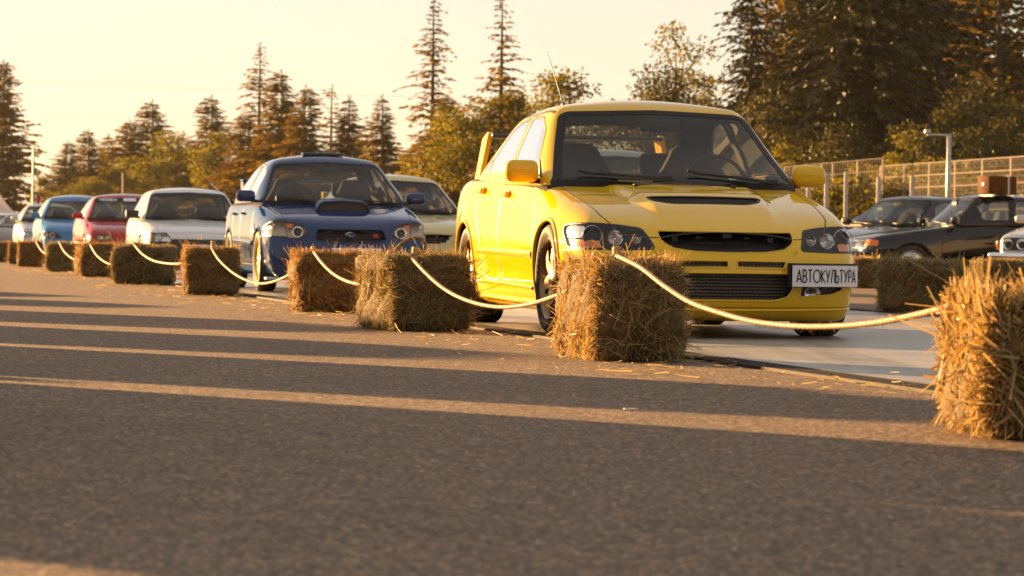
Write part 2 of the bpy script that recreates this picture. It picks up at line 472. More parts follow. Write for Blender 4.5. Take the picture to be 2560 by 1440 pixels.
class Shell:
    def __init__(s, V, Q):
        s.V = V; s.Q = Q
        a = V[Q[:, 2]] - V[Q[:, 0]]; b = V[Q[:, 3]] - V[Q[:, 1]]
        n = np.cross(a, b); s.N = n / (np.linalg.norm(n, axis=1)[:, None] + 1e-12)
        s.C = V[Q].mean(1)
        if (s.N * (s.C - s.C.mean(0))).sum(1).mean() < 0:
            s.Q = s.Q[:, ::-1].copy(); s.N = -s.N
        s.bvh = BVHTree.FromPolygons([tuple(v) for v in s.V], [tuple(map(int, q)) for q in s.Q])
        s.grp = np.zeros(len(s.Q), int)
    def mask(s, axis, poly, facing=.15):
        (a, b), c, sg = AX[axis]
        return inpoly(s.C[:, [a, b]], poly) & (s.N[:, c] * sg > facing)
    def hit(s, axis, u, v):
        (a, b), c, sg = AX[axis]
        o = [0, 0, 0]; o[a] = u; o[b] = v; o[c] = 10.0 * sg
        d = [0, 0, 0]; d[c] = -sg
        loc, n, i, _ = s.bvh.ray_cast(Vector(o), Vector(d))
        if loc is None: return None
        n = Vector(s.N[i])
        return loc, n
    def strip(s, mb, axis, pts, w=.006, lift=.0015, closed=False, ds=.03, deep=.004):
        P = resample(pts, ds, closed); H = [s.hit(axis, p[0], p[1]) for p in P]
        runs = []; cur = []
        for h in H:
            if h is None:
                if len(cur) > 1: runs.append(cur)
                cur = []
            else: cur.append(h)
        full = closed and all(h is not None for h in H)
        if len(cur) > 1: runs.append(cur)
        for R in runs:
            m = len(R); V = []; F = []
            for i in range(m):
                if full: t = R[(i + 1) % m][0] - R[i - 1][0]
                else: t = R[min(i + 1, m - 1)][0] - R[max(i - 1, 0)][0]
                n = R[i][1]; sd_ = n.cross(t)
                if sd_.length < 1e-9: sd_ = Vector((0, 0, 1))
                sd_.normalize(); p = R[i][0]
                V += [p - sd_ * w / 2 - n * deep, p - sd_ * w / 2 + n * lift * .6, p + n * lift, p + sd_ * w / 2 + n * lift * .6, p + sd_ * w / 2 - n * deep]
            for i in range(m if full else m - 1):
                i2 = (i + 1) % m
                for k in range(4): F.append((i * 5 + k, i * 5 + k + 1, i2 * 5 + k + 1, i2 * 5 + k))
            mb.add(V, F)
        return mb
    def patch(s, mb, axis, poly, lift=.002, step=.03, push=0.0):
        B = resample(poly, step, True); nb = len(B)
        pts = [Vector((p[0], p[1])) for p in B]
        A = np.array(B); lo, hi = A.min(0), A.max(0)
        gx = np.arange(lo[0] + step / 2, hi[0], step); gy = np.arange(lo[1] + step / 2, hi[1], step)
        G = np.array([(x, y) for x in gx for y in gy]) if len(gx) and len(gy) else np.zeros((0, 2))
        if len(G):
            G = G[inpoly(G, [tuple(p) for p in B])]
            d = np.min(np.linalg.norm(G[:, None] - A[None], axis=2), axis=1) if len(G) else []
            G = G[d > step * .4] if len(G) else G
            pts += [Vector((p[0], p[1])) for p in G]
        vs, es, fs, *_ = delaunay_2d_cdt(pts, [], [list(range(nb))], 1, 1e-6)
        (a, b), c, sg = AX[axis]
        V = []; last = None
        for p in vs:
            h = s.hit(axis, p.x, p.y)
            if h is None:
                q = [0, 0, 0]; q[a] = p.x; q[b] = p.y; q[c] = last[c] if last is not None else 0; q = Vector(q)
            else:
                q = h[0] + h[1] * lift
                dv = [0, 0, 0]; dv[c] = -sg * push; q = q + Vector(dv)
            last = q; V.append(q)
        flip = None
        F = []
        for f in fs:
            f = list(f)
            n = (V[f[1]] - V[f[0]]).cross(V[f[2]] - V[f[0]])
            if n[c] * sg < 0: f = f[::-1]
            F.append(f)
        return mb.add(V, F)
    def cavity(s, mb, axis, poly, depth=.06, shrink=.96, step=.03, back=True, lift=.001):
        B = resample(poly, step, True)
        H = [s.hit(axis, p[0], p[1]) for p in B]
        (a, b), c, sg = AX[axis]
        P = [h[0] + h[1] * lift for h in H if h is not None]
        if len(P) < 3: return mb
        cen = sum(P, Vector()) / len(P); V = []; F = []; m = len(P)
        for p in P:
            q = p.copy()
            q[a] = cen[a] + (p[a] - cen[a]) * shrink; q[b] = cen[b] + (p[b] - cen[b]) * shrink; q[c] = p[c] - sg * depth
            V += [p, q]
        full = len(P) == len(B)
        for i in range(m if full else m - 1):
            i2 = (i + 1) % m; F.append((2 * i, 2 * i2, 2 * i2 + 1, 2 * i + 1))
        mb.add(V, F)
        if back:
            c0 = np.array(B).mean(0)
            s.patch(mb, axis, [tuple(c0 + (np.array(p) - c0) * (shrink + .01)) for p in poly], 0, step, depth)
        return mb
    def split(s, g, name, m, parent, smooth=True):
        q = s.Q[s.grp == g]
        if len(q) == 0: return None
        u, inv = np.unique(q, return_inverse=True)
        me = mesh_np(name, s.V[u], inv.reshape(-1, 4), smooth)
        return link_obj(name, me, parent, m)
FR = [0, .28, .55, .8, 1]
WL = [.93, .985, 1.0, .99, .93]
def body_shell(sp, level):
    st = sp['st']; A = [-1, -.82, -.42, 0, .42, .82, 1]
    f, r = sp['front'], sp['rear']; ny = len(st) + 1; wls = sp.get('wl', WL)
    cp = sp.get('crown', 2.2)
    def pos(i, j, k):
        a = A[i]
        if j == 0 or j == ny:
            e = f if j == 0 else r; sg = 1 if j == 0 else -1
            W, zs, zc, zb = e['W'], e['zs'], e['zc'], e['zb']
            y = e['y'][k] + sg * e['bow'] * abs(a) ** e.get('pow', 2.5)
            wl_ = 1.0
        else:
            y, W, zs, zc, zb = st[j - 1]; wl_ = wls[k]
        z = zb + (zs - zb) * FR[k]
        if k == 4: z = zs + (zc - zs) * (1 - abs(a) ** cp)
        elif 0 < j < ny and abs(a) < 1: pass
        x = a * W * wl_
        return (x, y, z)
    V, Q = lattice(6, ny, 4, pos)
    V, Q = subsurf(V, Q, level)
    if 'bump' in sp: V = sp['bump'](V)
    return Shell(V, Q)
def cabin_shell(sp, level):
    g = sp['gh']; A = [-1, -.8, -.4, 0, .4, .8, 1]
    lv = g['lv']; fr = g.get('fr', [0, .13, .32, .52, .72, .89, 1]); cr = g.get('crown', [.25, .75, 1, 1, .85, .5, .2])
    cf = g.get('cf', .93); ny = len(fr) - 1; nk = len(lv) - 1
    tp = g.get('tilt', 0.0)
    def pos(i, j, k):
        a = A[i]; z, W, yf, yr, bf, br = lv[k]
        w = W * (cf if j in (0, ny) else 1.0)
        y = yf + (yr - yf) * fr[j]
        if j == 0: y += bf * abs(a) ** 2.2
        elif j == ny: y -= br * abs(a) ** 2.2
        zz = z
        if k == nk: zz = z + (g['zc'] - z) * (1 - abs(a) ** 2.2) * cr[j]
        zz -= tp * max(0, fr[j] - .45) * (k / nk)
        return (a * w, y, zz)
    V, Q = lattice(6, ny, nk, pos)
    V, Q = subsurf(V, Q, level)
    return Shell(V, Q)

def make_wheel(parent, loc, side, R, w, rim_m, style='spoke6', rimR=.225, seg=40):
    """side -1: outer face looks to -x"""
    e = empty("wheel", loc); e.parent = parent
    s_ = side; h = w / 2
    t = MB()
    t.lathe([(-h * .75, rimR), (-h * .97, rimR + .03), (-h, (R + rimR) / 2), (-h * .95, R - .02), (-h * .8, R - .004), (-h * .45, R), (0, R), (h * .45, R), (h * .8, R - .004), (h * .95, R - .02), (h, (R + rimR) / 2), (h * .75, rimR)], seg)
    t.build("tyre", RUBBER, e, True)
    m = MB()
    # rim lip and barrel
    m.lathe([(s_ * h * .80, rimR + .008), (s_ * h * .86, rimR), (s_ * h * .80, rimR - .008), (s_ * h * .72, rimR - .016), (-s_ * h * .7, rimR - .035)], seg)
    n = {'spoke6': 6, 'spoke5': 5, 'spoke12': 12, 'disc': 0}[style]
    face = s_ * h * .62
    for k in range(n):
        th = 2 * PI * k / n + .3
        R_ = Matrix.Rotation(th, 3, 'X')
        wd = {6: .036, 5: .05, 12: .016}[n]
        P = []
        for (rr, ww, off) in ((.055, wd * 1.25, .0), (.12, wd * .9, .012), (rimR - .035, wd * .9, .004), (rimR - .012, wd * 1.5, -.004)):
            for (dx, dy) in ((0, -ww), (0, ww), (-s_ * .035, ww * .8), (-s_ * .035, -ww * .8)):
                P.append(R_ @ Vector((face + s_ * off + dx, dy, rr)))
        F = []
        for i in range(3):
            for q in range(4):
                q2 = (q + 1) % 4
                F.append((i * 4 + q, i * 4 + q2, i * 4 + 4 + q2, i * 4 + 4 + q))
        m.add(P, F)
    if n == 0:
        m.lathe([(face + s_ * .01, .001), (face + s_ * .012, .06), (face, .1), (face + s_ * .01, rimR - .05), (face - s_ * .005, rimR - .012)], seg)
    m.lathe([(face + s_ * .015, .0005), (face + s_ * .015, .045), (face + s_ * .008, .068), (face - s_ * .03, .07)], 24)
    m.build("rim", rim_m, e, True, 35)
    d = MB(); d.lathe([(face - s_ * .07, .001), (face - s_ * .07, .16), (face - s_ * .09, .16), (face - s_ * .09, .001)], 24)
    d.build("brake_disc", DARKMET, e, True, 35)
    c = MB(); c.lathe([(face + s_ * .017, .0005), (face + s_ * .019, .02), (face + s_ * .016, .032)], 16)
    c.build("hub_cap", DARKMET, e, True)
    return e
def make_seat(parent, x, y, z0, top, wid=.24, m=None, holes=False, thick=.11):
    """seat back seen from the front: shoulders narrowing to the head"""
    h = top - z0; prof = []
    ctl = [(wid, 0), (wid * 1.02, .35 * h), (wid * .98, .55 * h), (wid * .72, .72 * h), (wid * .55, .86 * h), (wid * .47, .95 * h), (wid * .30, h)]
    L = [(-a, b) for a, b in ctl] + [(a, b) for a, b in ctl[::-1]]
    mb = MB(); V = []; n = len(L)
    for (dy, k) in ((-thick * .5, .86), (-thick * .25, 1.0), (thick * .25, 1.0), (thick * .5, .86)):
        for (a, b) in L:
            V.append((x + a * k, y + dy + b * .28, z0 + h * .5 + (b - h * .5) * (1 - (1 - k) * .35)))
    F = []
    for r in range(3):
        for i in range(n):
            i2 = (i + 1) % n; F.append((r * n + i, r * n + i2, (r + 1) * n + i2, (r + 1) * n + i))
    F.append(tuple(range(n - 1, -1, -1))); F.append(tuple(3 * n + i for i in range(n)))
    mb.add(V, F)
    return mb.build("seat", m or FABRIC, parent, True, 50)

DARKREFL = mat("dim_reflector", (.32, .31, .30), .25, metal=1)
def make_lamp_unit(parent, shell, poly, lamps, axis='front', depth=.09, inner=TRIM, gap=.012, step=.022, extras=()):
    """headlamp: sunk housing, reflectors inside, clear lens over it"""
    hl = shell.cavity(MB(), axis, poly, depth, .92, step).build("headlight", inner, parent, False)
    for (x, z, r, kind) in lamps:
        h = shell.hit(axis, x, z)
        if h is None: continue
        y0 = h[0].y
        if kind in ('projector', 'ring', 'round'):
            b = MB()
            b.lathe([(y0 + .012, r), (y0 + .016, r * .90), (y0 + .03, r * .72), (y0 + .055, r * .45), (y0 + .06, .002)], 24, (x, 0, z), 'y')
            b.build("reflector", (DARKREFL if kind in ('projector', 'dark') else SILVER), hl, True)
            if kind == 'projector':
                c = MB(); c.ball((x, y0 + .045, z), r * .62, 16, (1, .6, 1)); c.build("bulb_lens", LENS, hl, True)
            elif kind == 'ring':
                c = MB(); c.lathe([(y0 + .006, r * 1.04), (y0 + .002, r * .95), (y0 + .01, r * .80)], 24, (x, 0, z), 'y'); c.build("lamp_ring", CHROME, hl, True)
                c = MB(); c.ball((x, y0 + .04, z), r * .5, 14, (1, .6, 1)); c.build("bulb_lens", DARKMET, hl, True)
        elif kind == 'darkround':
            b = MB(); b.lathe([(y0 + .015, r), (y0 + .008, r * .975), (y0 + .014, r * .94)], 24, (x, 0, z), 'y'); b.build("lamp_ring", CHROME, hl, True)
            b = MB(); b.ball((x, y0 + .05, z), r * .85, 16, (1, .55, 1)); b.build("bulb_lens", TRIM, hl, True)
    for (pl, mm, nm, push) in extras:
        shell.patch(MB(), axis, pl, 0, step, push).build(nm, mm, hl, True)
    shell.patch(MB(), axis, poly, .002, step).build("lens", LENS, hl, True)
    shell.strip(MB(), axis, poly, gap, .003, True, step).build("lamp_seal", BLACK, hl, False)
    return hl
def mirror_poly(p): return [(-a, b) for a, b in p][::-1]
def make_mirror(parent, x, y, z, w, h, d, m, side, arm_x, r=.045):
    o = MB().rbox((x, y, z), (w, d, h), r, 4).build("wing_mirror", m, parent, True, 60)
    a = MB().rbox((x + side * -1 * (w * .5) * .9, y + .02, z - h * .42), (abs(arm_x) * 1.0, .05, .035), .012, 2)
    a.build("mirror_arm", BLACK, o, True, 40)
    g = MB().rbox((x, y + d * .5, z), (w * .86, .01, h * .8), .004, 1); g.build("mirror_glass", CHROME, o, False)
    return o
def arch_poly(yc, zc, R, n=26):
    return [(yc + R * math.cos(t), zc + R * math.sin(t)) for t in np.linspace(-PI, PI, n, endpoint=False)]
def text_strokes(s):
    """letters as pen strokes in a 1-high box: returns list of polylines and total width"""
    def arc(cx, cy, rx, ry, a0, a1, n=14): return [(cx + rx * math.cos(math.radians(a)), cy + ry * math.sin(math.radians(a))) for a in np.linspace(a0, a1, n)]
    G = {
        'А': (.56, [[(0, 0), (.28, 1), (.56, 0)], [(.10, .27), (.46, .27)]]),
        'В': (.44, [[(0, 0), (0, 1), (.2, 1)] + arc(.2, .76, .2, .24, 90, -90) + [(.0, .52)], [(0, .52), (.2, .52)] + arc(.2, .26, .24, .26, 90, -90) + [(0, 0)]]),
        'Т': (.50, [[(0, 1), (.5, 1)], [(.25, 1), (.25, 0)]]),
        'О': (.84, [arc(.42, .5, .42, .5, 0, 360, 28)]),
        'К': (.46, [[(0, 0), (0, 1)], [(.44, 1), (.03, .5), (.46, 0)]]),
        'У': (.54, [[(0, 1), (.29, .36)], [(.54, 1), (.14, 0)]]),
        'Л': (.50, [[(0, 0), (.2, 1), (.5, 1), (.5, 0)]]),
        'Ь': (.42, [[(0, 1), (0, 0), (.2, 0)] + arc(.2, .27, .22, .27, -90, 90) + [(0, .54)]]),
        'Р': (.42, [[(0, 0), (0, 1), (.2, 1)] + arc(.2, .72, .22, .28, 90, -90) + [(0, .44)]]),
        'H': (.5, [[(0, 0), (0, 1)], [(.5, 0), (.5, 1)], [(0, .5), (.5, .5)]]),
        'O': (.6, [arc(.3, .5, .3, .5, 0, 360, 20)]),
        'N': (.5, [[(0, 0), (0, 1), (.5, 0), (.5, 1)]]),
        'D': (.5, [[(0, 0), (0, 1), (.2, 1)] + arc(.2, .5, .3, .5, 90, -90) + [(0, 0)]]),
        'A': (.56, [[(0, 0), (.28, 1), (.56, 0)], [(.10, .3), (.46, .3)]]),
        'S': (.45, [arc(.22, .74, .22, .26, 20, 270, 12) + arc(.22, .25, .22, .25, 90, -160, 12)]),
        'T': (.50, [[(0, 1), (.5, 1)], [(.25, 1), (.25, 0)]]),
        'I': (.06, [[(.03, 0), (.03, 1)]]),
    }
    x = 0; out = []
    for ch in s:
        w, st = G[ch]
        out += [[(x + a, b) for a, b in l] for l in st]
        x += w + .17
    return out, x - .17
def stroke_mesh(mb, lines, w, f3):
    """flat ribbons for pen strokes; f3 maps a 2D point to 3D"""
    for l in lines:
        P = [np.array(p, float) for p in l]; m = len(P); V = []; F = []
        for i in range(m):
            t0 = P[i] - P[i - 1] if i > 0 else P[1] - P[0]
            t1 = P[i + 1] - P[i] if i < m - 1 else P[i] - P[i - 1]
            t0 = t0 / (np.linalg.norm(t0) + 1e-9); t1 = t1 / (np.linalg.norm(t1) + 1e-9)
            t = t0 + t1; t = t / (np.linalg.norm(t) + 1e-9); n = np.array((-t[1], t[0]))
            k = 1 / max(.6, abs(np.dot(n, (-t0[1], t0[0]))))
            V += [f3(P[i] + n * w / 2 * k), f3(P[i] - n * w / 2 * k)]
        for i in range(m - 1): F.append((2 * i, 2 * i + 1, 2 * i + 3, 2 * i + 2))
        mb.add(V, F)
    return mb

def build_car(sp):
    root = empty(sp.get('name', 'parked_car'), sp['loc'], sp['yaw'])
    tag(root, sp['label'], 'car', sp.get('group'))
    P = sp['paint']; lvl = sp.get('level', 3)
    B = body_shell(sp, lvl); G = cabin_shell(sp, sp.get('glevel', lvl))
    WB = sp['wb']; R = sp.get('R', .31); az = sp.get('arch_z', R); aR = sp.get('arch_R', R + .035)
    # ---- body groups
    ydash, ydeck = sp['deck']
    gid = {'body': 0}
    deck = (B.N[:, 2] > .3) & (B.C[:, 1] > ydash) & (B.C[:, 1] < ydeck) & (np.abs(B.C[:, 0]) < sp.get('deckw', .70))
    nxt = [1]; todo = []
    def group(name, m, masks, parent=None):
        g = nxt[0]; nxt[0] += 1
        for k in masks: B.grp[k & (B.grp == 0)] = g
        todo.append((g, name, m, parent)); return g
    for k in [deck]: group('dashboard', DASH, [k])
    holes = np.zeros(len(B.Q), bool)
    for yc in (0, WB):
        for side in ('left', 'right'):
            holes |= B.mask(side, arch_poly(yc, az, aR), .05) & (np.abs(B.C[:, 0]) > .45)
            holes |= (np.hypot(B.C[:, 1] - yc, B.C[:, 2] - az) < aR) & (np.abs(B.C[:, 0]) > .55)
    for (axis, poly) in sp.get('holes', []): holes |= B.mask(axis, poly, .05)
    B.grp[holes] = -1
    if 'hood' in sp: group('hood', P, [B.mask('top', sp['hood'], .25)])
    for d in sp.get('doors', []):
        for side in ('left', 'right'): group('door', P, [B.mask(side, d, .2)])
    if 'bumper' in sp: group('bumper', sp.get('bumper_m', P), [(B.C[:, 1] < sp['bumper'][0]) & (B.C[:, 2] < sp['bumper'][1])])
    body = B.split(0, 'body', P, root)
    parts = {}
    for g, nm, m, pa in todo:
        o = B.split(g, nm, m, root); parts.setdefault(nm, []).append(o)
    # seams
    sm = MB(); sw = sp.get('seam_w', .008)
    if 'hood' in sp: B.strip(sm, 'top', sp['hood'], sw, .001, True)
    for d in sp.get('doors', []):
        for side in ('left', 'right'): B.strip(sm, side, d, sw, .001, True)
    for (axis, pl) in sp.get('seams', []): B.strip(sm, axis, pl, sw * .8, .001, False)
    if sm.v: sm.build('panel_gap', BLACK, body)
    # wheel arches
    for yc in (0, WB):
        for side in ('left', 'right'):
            wa = MB(); lip = MB()
            arc = [(yc + aR * math.cos(t), az + aR * math.sin(t)) for t in np.linspace(math.radians(-25), math.radians(205), 34)]
            B.strip(lip, side, arc, sp.get('flare_w', .03), sp.get('flare', .008), False, .05, .01)
            sgn = -1 if side == 'left' else 1
            V = []; F = []
            for t in np.linspace(-PI * .02, PI * 1.02, 30):
                y_, z_ = yc + (aR + .01) * math.cos(t), az + (aR + .01) * math.sin(t)
                h = B.hit(side, y_, z_); x_ = h[0].x - sgn * .004 if h else sgn * (sp['track'] - .02)
                V += [(x_, y_, z_), (sgn * .42, y_, z_)]
            for i in range(29): F.append((2 * i, 2 * i + 1, 2 * i + 3, 2 * i + 2))
            b = len(V); V += [(sgn * .43, yc, az)]
            for i in range(29): F.append((2 * i + 1, b, 2 * i + 3))
            wa.add(V, F)
            wa.build('wheel_arch', BLACK, body)
            if lip.v: lip.build('arch_lip', sp.get('lip_m', P), body, True)
    for yc in (0, WB):
        for sgn in (-1, 1):
            make_wheel(root, (sgn * (sp['track'] - sp.get('tw', .2) / 2), yc, R), sgn, R, sp.get('tw', .2), sp['rim_m'], sp.get('rim', 'spoke6'), sp.get('rimR', R * .70))
    # ---- cabin
    g = sp['glass']
    gk = []
    def ggroup(name, m, k):
        i = len(gk) + 1; G.grp[k & (G.grp == 0)] = i; gk.append((i, name, m))
    ggroup('windscreen', sp.get('wglass', WGLASS), G.mask('front', g['front'], .12))
    ggroup('rear_window', sp.get('sglass', SGLASS), G.mask('rear', g['rear'], .12))
    for w in g['side']:
        for side in ('left', 'right'): ggroup('window', sp.get('sglass', SGLASS), G.mask(side, w, .2))
    roofk = (G.N[:, 2] > .55) & (G.C[:, 2] > g['roof_z'])
    ggroup('roof', sp.get('roof_m', P), roofk)
    cab = G.split(0, 'pillars', sp.get('pillar_m', P), root)
    for i, nm, m in gk: G.split(i, nm, m, root)
    # inner lining: the opaque faces again, 14 mm further in
    q = G.Q[((G.grp == 0) | (G.grp == len(gk)))]
    if len(q):
        vn = np.zeros_like(G.V)
        for c in range(4): np.add.at(vn, G.Q[:, c], G.N)
        vn /= (np.linalg.norm(vn, axis=1)[:, None] + 1e-9)
        u, inv = np.unique(q, return_inverse=True)
        link_obj('headlining', mesh_np('headlining', (G.V - vn * .014)[u], inv.reshape(-1, 4)[:, ::-1], True), root, LINING)
    tr = MB(); fw = sp.get('frit', .045)
    G.strip(tr, 'front', g['front'], fw, .003, True, .03)
    tr.build('windscreen_seal', TRIM, root, True, 40)
    G.strip(MB(), 'rear', g['rear'], fw * .8, .003, True, .04).build('window_trim', sp.get('trim_m', TRIM), root, True, 40)
    for w in g['side']:
        for side in ('left', 'right'): G.strip(MB(), side, w, sp.get('side_trim', .018), .003, True, .03).build('window_trim', sp.get('trim_m', TRIM), root, True, 40)
    # seats, wheel, mirror
    sx, sy, st_ = sp.get('seats', (.36, 1.45, 1.16))
    for s_ in (-1, 1): make_seat(root, s_ * sx, sy, .62, st_, sp.get('seatw', .25))
    for s_ in (-1, 1): MB().rbox((s_ * .34, sp.get('rseat', 2.35), st_ - .10), (.24, .09, .15), .04, 3).build('headrest', FABRIC, root, True, 50)
    s_ = sp.get('drive', 1)
    stw = MB(); yw, zw = sp.get('steer', (.98, .93)); ti = math.radians(25)
    ring = [(s_ * .36 + .19 * math.cos(t), yw + .19 * math.sin(t) * math.sin(ti), zw + .19 * math.sin(t) * math.cos(ti)) for t in np.linspace(0, 2 * PI, 29)]
    stw.tube(ring, .014, 6, False); stw.box((s_ * .36, yw + .01, zw), (.36, .02, .05))
    stw.build('steering_wheel', TRIM, root, True)
    yt, zt = sp.get('rvm', (1.12, 1.285))
    rv = MB().rbox((sp.get('rvm_x', .02), yt, zt), (.25, .03, .075), .02, 3); rv.tube([(.0, yt, zt), (.0, yt + .06, zt + .09)], .012, 6); rv.build('rear_view_mirror', TRIM, root, True, 50)
    # mirrors
    mx, my, mz, mw, mh, mdp = sp['mirrors']
    for s_ in (-1, 1): make_mirror(root, s_ * mx, my, mz, mw, mh, mdp, sp.get('mirror_m', P), s_, sp.get('arm', .08), sp.get('mirror_r', .045))
    # wipers
    for (x0, z0, x1, z1) in sp.get('wipers', [(-.12, .905, -.62, .935), (.62, .90, .1, .94)]):
        L = []
        for t in np.linspace(0, 1, 9):
            h = G.hit('front', x0 + (x1 - x0) * t, z0 + (z1 - z0) * t)
            if h: L.append(h[0] + h[1] * (.018 if 0 < t < 1 else .03))
        if len(L) > 2:
            wp = MB(); wp.tube(L, .009, 6)
            wp.tube([L[len(L) // 2] + Vector((0, -.01, .0)), L[0] + Vector((0, -.05, -.02))], .008, 6)
            wp.build('wiper', BLACK, root, True)
    if 'extra' in sp: sp['extra'](root, B, G, P, parts)
    return root
# ------------------------------------------------------------------ the yellow saloon in front
YEL = paint("yellow_paint", (.78, .46, .004), .0, .38, .02)
def evo_bump(V):
    V = V.copy()
    x, y, z = V[:, 0], V[:, 1], V[:, 2]
    sm = lambda t: np.clip(t, 0, 1) ** 2 * (3 - 2 * np.clip(t, 0, 1))
    top = (z > .55) & (y < .75)
    # raised centre of the hood, with two soft edges running back from the lamps
    edge = .40 + .10 * np.clip(y, -.8, .6)
    k = sm((edge + .035 - np.abs(x)) / .07) * sm((y + .80) / .4) * sm((.55 - y) / .35)
    V[:, 2] += np.where(top, .026 * k, 0)
    # lip rising behind the vent
    k2 = sm((.44 - np.abs(x)) / .10) * np.exp(-((y + .17) / .07) ** 2)
    V[:, 2] += np.where(top, .016 * k2, 0)
    # blistered front and rear wings
    for yc, amp in ((0, .016), (2.625, .022)):
        d = np.hypot(y - yc, (z - .32) * 1.05)
        kk = np.exp(-((d - .37) / .10) ** 2) * sm((np.abs(x) - .6) / .2) * (z < .78)
        V[:, 0] += np.sign(x) * amp * kk
    # body-side crease: slight hollow below the moulding
    hol = np.exp(-((z - .35) / .07) ** 2) * sm((y - .42) / .15) * sm((2.2 - y) / .15) * (np.abs(x) > .6)
    V[:, 0] -= np.sign(x) * .014 * hol
    return V
HLP = rounded([(.425, .506), (.475, .622), (.60, .640), (.735, .648), (.835, .645), (.850, .60), (.845, .503), (.62, .500)], .022)
HLM = mirror_poly(HLP)
GRP = rounded([(-.392, .612), (-.20, .610), (0, .608), (.20, .610), (.392, .612), (.392, .580), (.382, .548), (.325, .511), (.20, .494), (0, .490), (-.20, .494), (-.325, .511), (-.382, .548), (-.392, .580)], .02)
SLR = rounded([(.025, .408), (.025, .447), (.325, .446), (.305, .404)], .008)
SLL = mirror_poly(SLR)
INT = rounded([(-.33, .378), (.33, .378), (.365, .34), (.365, .285), (.33, .24), (.25, .222), (-.25, .222), (-.33, .24), (-.365, .285), (-.365, .34)], .02)
FOG = rounded([(.415, .310), (.70, .315), (.695, .285), (.62, .258), (.405, .243)], .02)
FOGM = mirror_poly(FOG)
HVENT = rounded([(-.34, -.24), (.34, -.24), (.31, -.33), (.22, -.40), (-.22, -.40), (-.31, -.33)], .03)
EVO_DOOR_F = rounded([(.44, .30), (.42, .60), (.62, .93), (1.62, .97), (1.60, .30)], .05)
EVO_DOOR_R = rounded([(1.63, .30), (1.65, .97), (2.42, .98), (2.36, .75), (2.18, .56), (2.10, .30)], .06)
def evo_extra(root, B, G, P, parts):
    # headlights
    for sgn, pl in ((1, HLP), (-1, HLM)):
        lamps = [(sgn * .512, .562, .028, 'round'), (sgn * .622, .566, .044, 'round'), (sgn * .740, .578, .058, 'darkround')]
        ex = [(rounded([(sgn * a, b) for a, b in [(.765, .638), (.842, .638), (.846, .565), (.765, .565)]][::sgn], .01), SILVER, 'side_reflector', .035),
              (rounded([(sgn * a, b) for a, b in [(.70, .548), (.842, .556), (.842, .508), (.70, .508)]][::sgn], .01), AMBER, 'indicator', .04)]
        make_lamp_unit(root, B, pl, lamps, extras=ex)
    # upper grille opening
    gr = B.cavity(MB(), 'front', GRP, .13, .93).build('grille', BLACK, root)
    B.strip(MB(), 'front', GRP, .007, .003, True, .02).build('grille_rim', P, gr, True)
    b = MB(); b.tube([(-.33, -.70, .535), (-.1, -.745, .54), (.1, -.745, .54), (.33, -.70, .535)], .012, 6)
    for k in range(5): b.box((-.28 + .14 * k, -.70, .555), (.03, .03, .05))
    b.build('crossbar', DARKMET, gr)
    cp = MB()
    h = B.hit('front', 0, .608)
    B.strip(cp, 'front', [(-.385, .611), (0, .609), (.385, .611)], .008, .003, False, .03); cp.build('hood_latch_panel', P, gr, True)
    MB().box((0, h[0].y - .006, .585), (.05, .02, .02)).build('hood_latch', BLACK, gr)
    # slots and lower intake with real mesh and an intercooler behind
    for nm, pl, dp in (('vent', SLR, .05), ('vent', SLL, .05), ('intake', INT, .10), ('fog_vent', FOG, .07), ('fog_vent', FOGM, .07)):
        o = B.cavity(MB(), 'front', pl, dp, .97).build(nm, BLACK, root)
        B.strip(MB(), 'front', pl, .010, .004, True, .02).build('opening_rim', P, o, True)
        A = np.array(pl); lo, hi = A.min(0), A.max(0)
        if nm != 'fog_vent':
            core = MB(); nz = int((hi[1] - lo[1]) / .0185)
            for i in range(nz):
                zz = lo[1] + .012 + i * .0185
                row = [(x, zz) for x in np.arange(lo[0] + .012, hi[0] - .01, .02)]
                inside = inpoly(np.array(row), pl)
                seg = [r for r, k in zip(row, inside) if k]
                if len(seg) > 2:
                    pts = []
                    for r in seg:
                        hh = B.hit('front', r[0], r[1])
                        if hh: pts.append((r[0], hh[0].y + dp * .75, r[1]))
                    core.tube(pts, .0046, 4)
            core.build('cooler_fins', CORE, o)
        wm = MB(); s_ = .024
        # diamond wire mesh
        for dirn in (1, -1):
            for c in np.arange(lo[0] - .4, hi[0] + .4, s_):
                row = [(c + dirn * (t - lo[1]), t) for t in np.linspace(lo[1], hi[1], 14)]
                ins = inpoly(np.array(row), pl); seg = []
                for r, k in list(zip(row, ins)) + [((0, 0), False)]:
                    if k:
                        hh = B.hit('front', r[0], r[1])
                        if hh: seg.append((r[0], hh[0].y + .02, r[1]))
                    else:
                        if len(seg) > 1: wm.tube([seg[0], seg[len(seg) // 2], seg[-1]], .0011, 3, False)
                        seg = []
        wm.build('wire_mesh', MESHM if nm != 'intake' else DARKMET, o)
        if nm == 'fog_vent':
            sg = 1 if pl is FOG else -1
            h = B.hit('front', sg * .50, .268)
            if h:
                MB().lathe([(h[0].y + .05, .001), (h[0].y + .045, .025), (h[0].y + .03, .042), (h[0].y + .028, .046)], 20, (sg * .50, 0, .262), 'y').build('fog_lamp', CHROME, o, True)
    # splitter lip
    lip = MB(); B.strip(lip, 'front', [(-.78, .178), (-.4, .172), (0, .17), (.4, .172), (.78, .178)], .012, .012, False, .03); lip.build('splitter_lip', P, root, True)
    sm = MB(); B.strip(sm, 'front', [(-.80, .186), (0, .182), (.80, .186)], .004, .002, False, .03)
    for sg in (1, -1): B.strip(sm, 'front', [(sg * .40, .505), (sg * .38, .49), (sg * .38, .485)], .004, .001)
    for side in ('left', 'right'): B.strip(sm, side, [(-.62, .495), (-.37, .492)], .005, .001)
    sm.build('bumper_gap', BLACK, root)
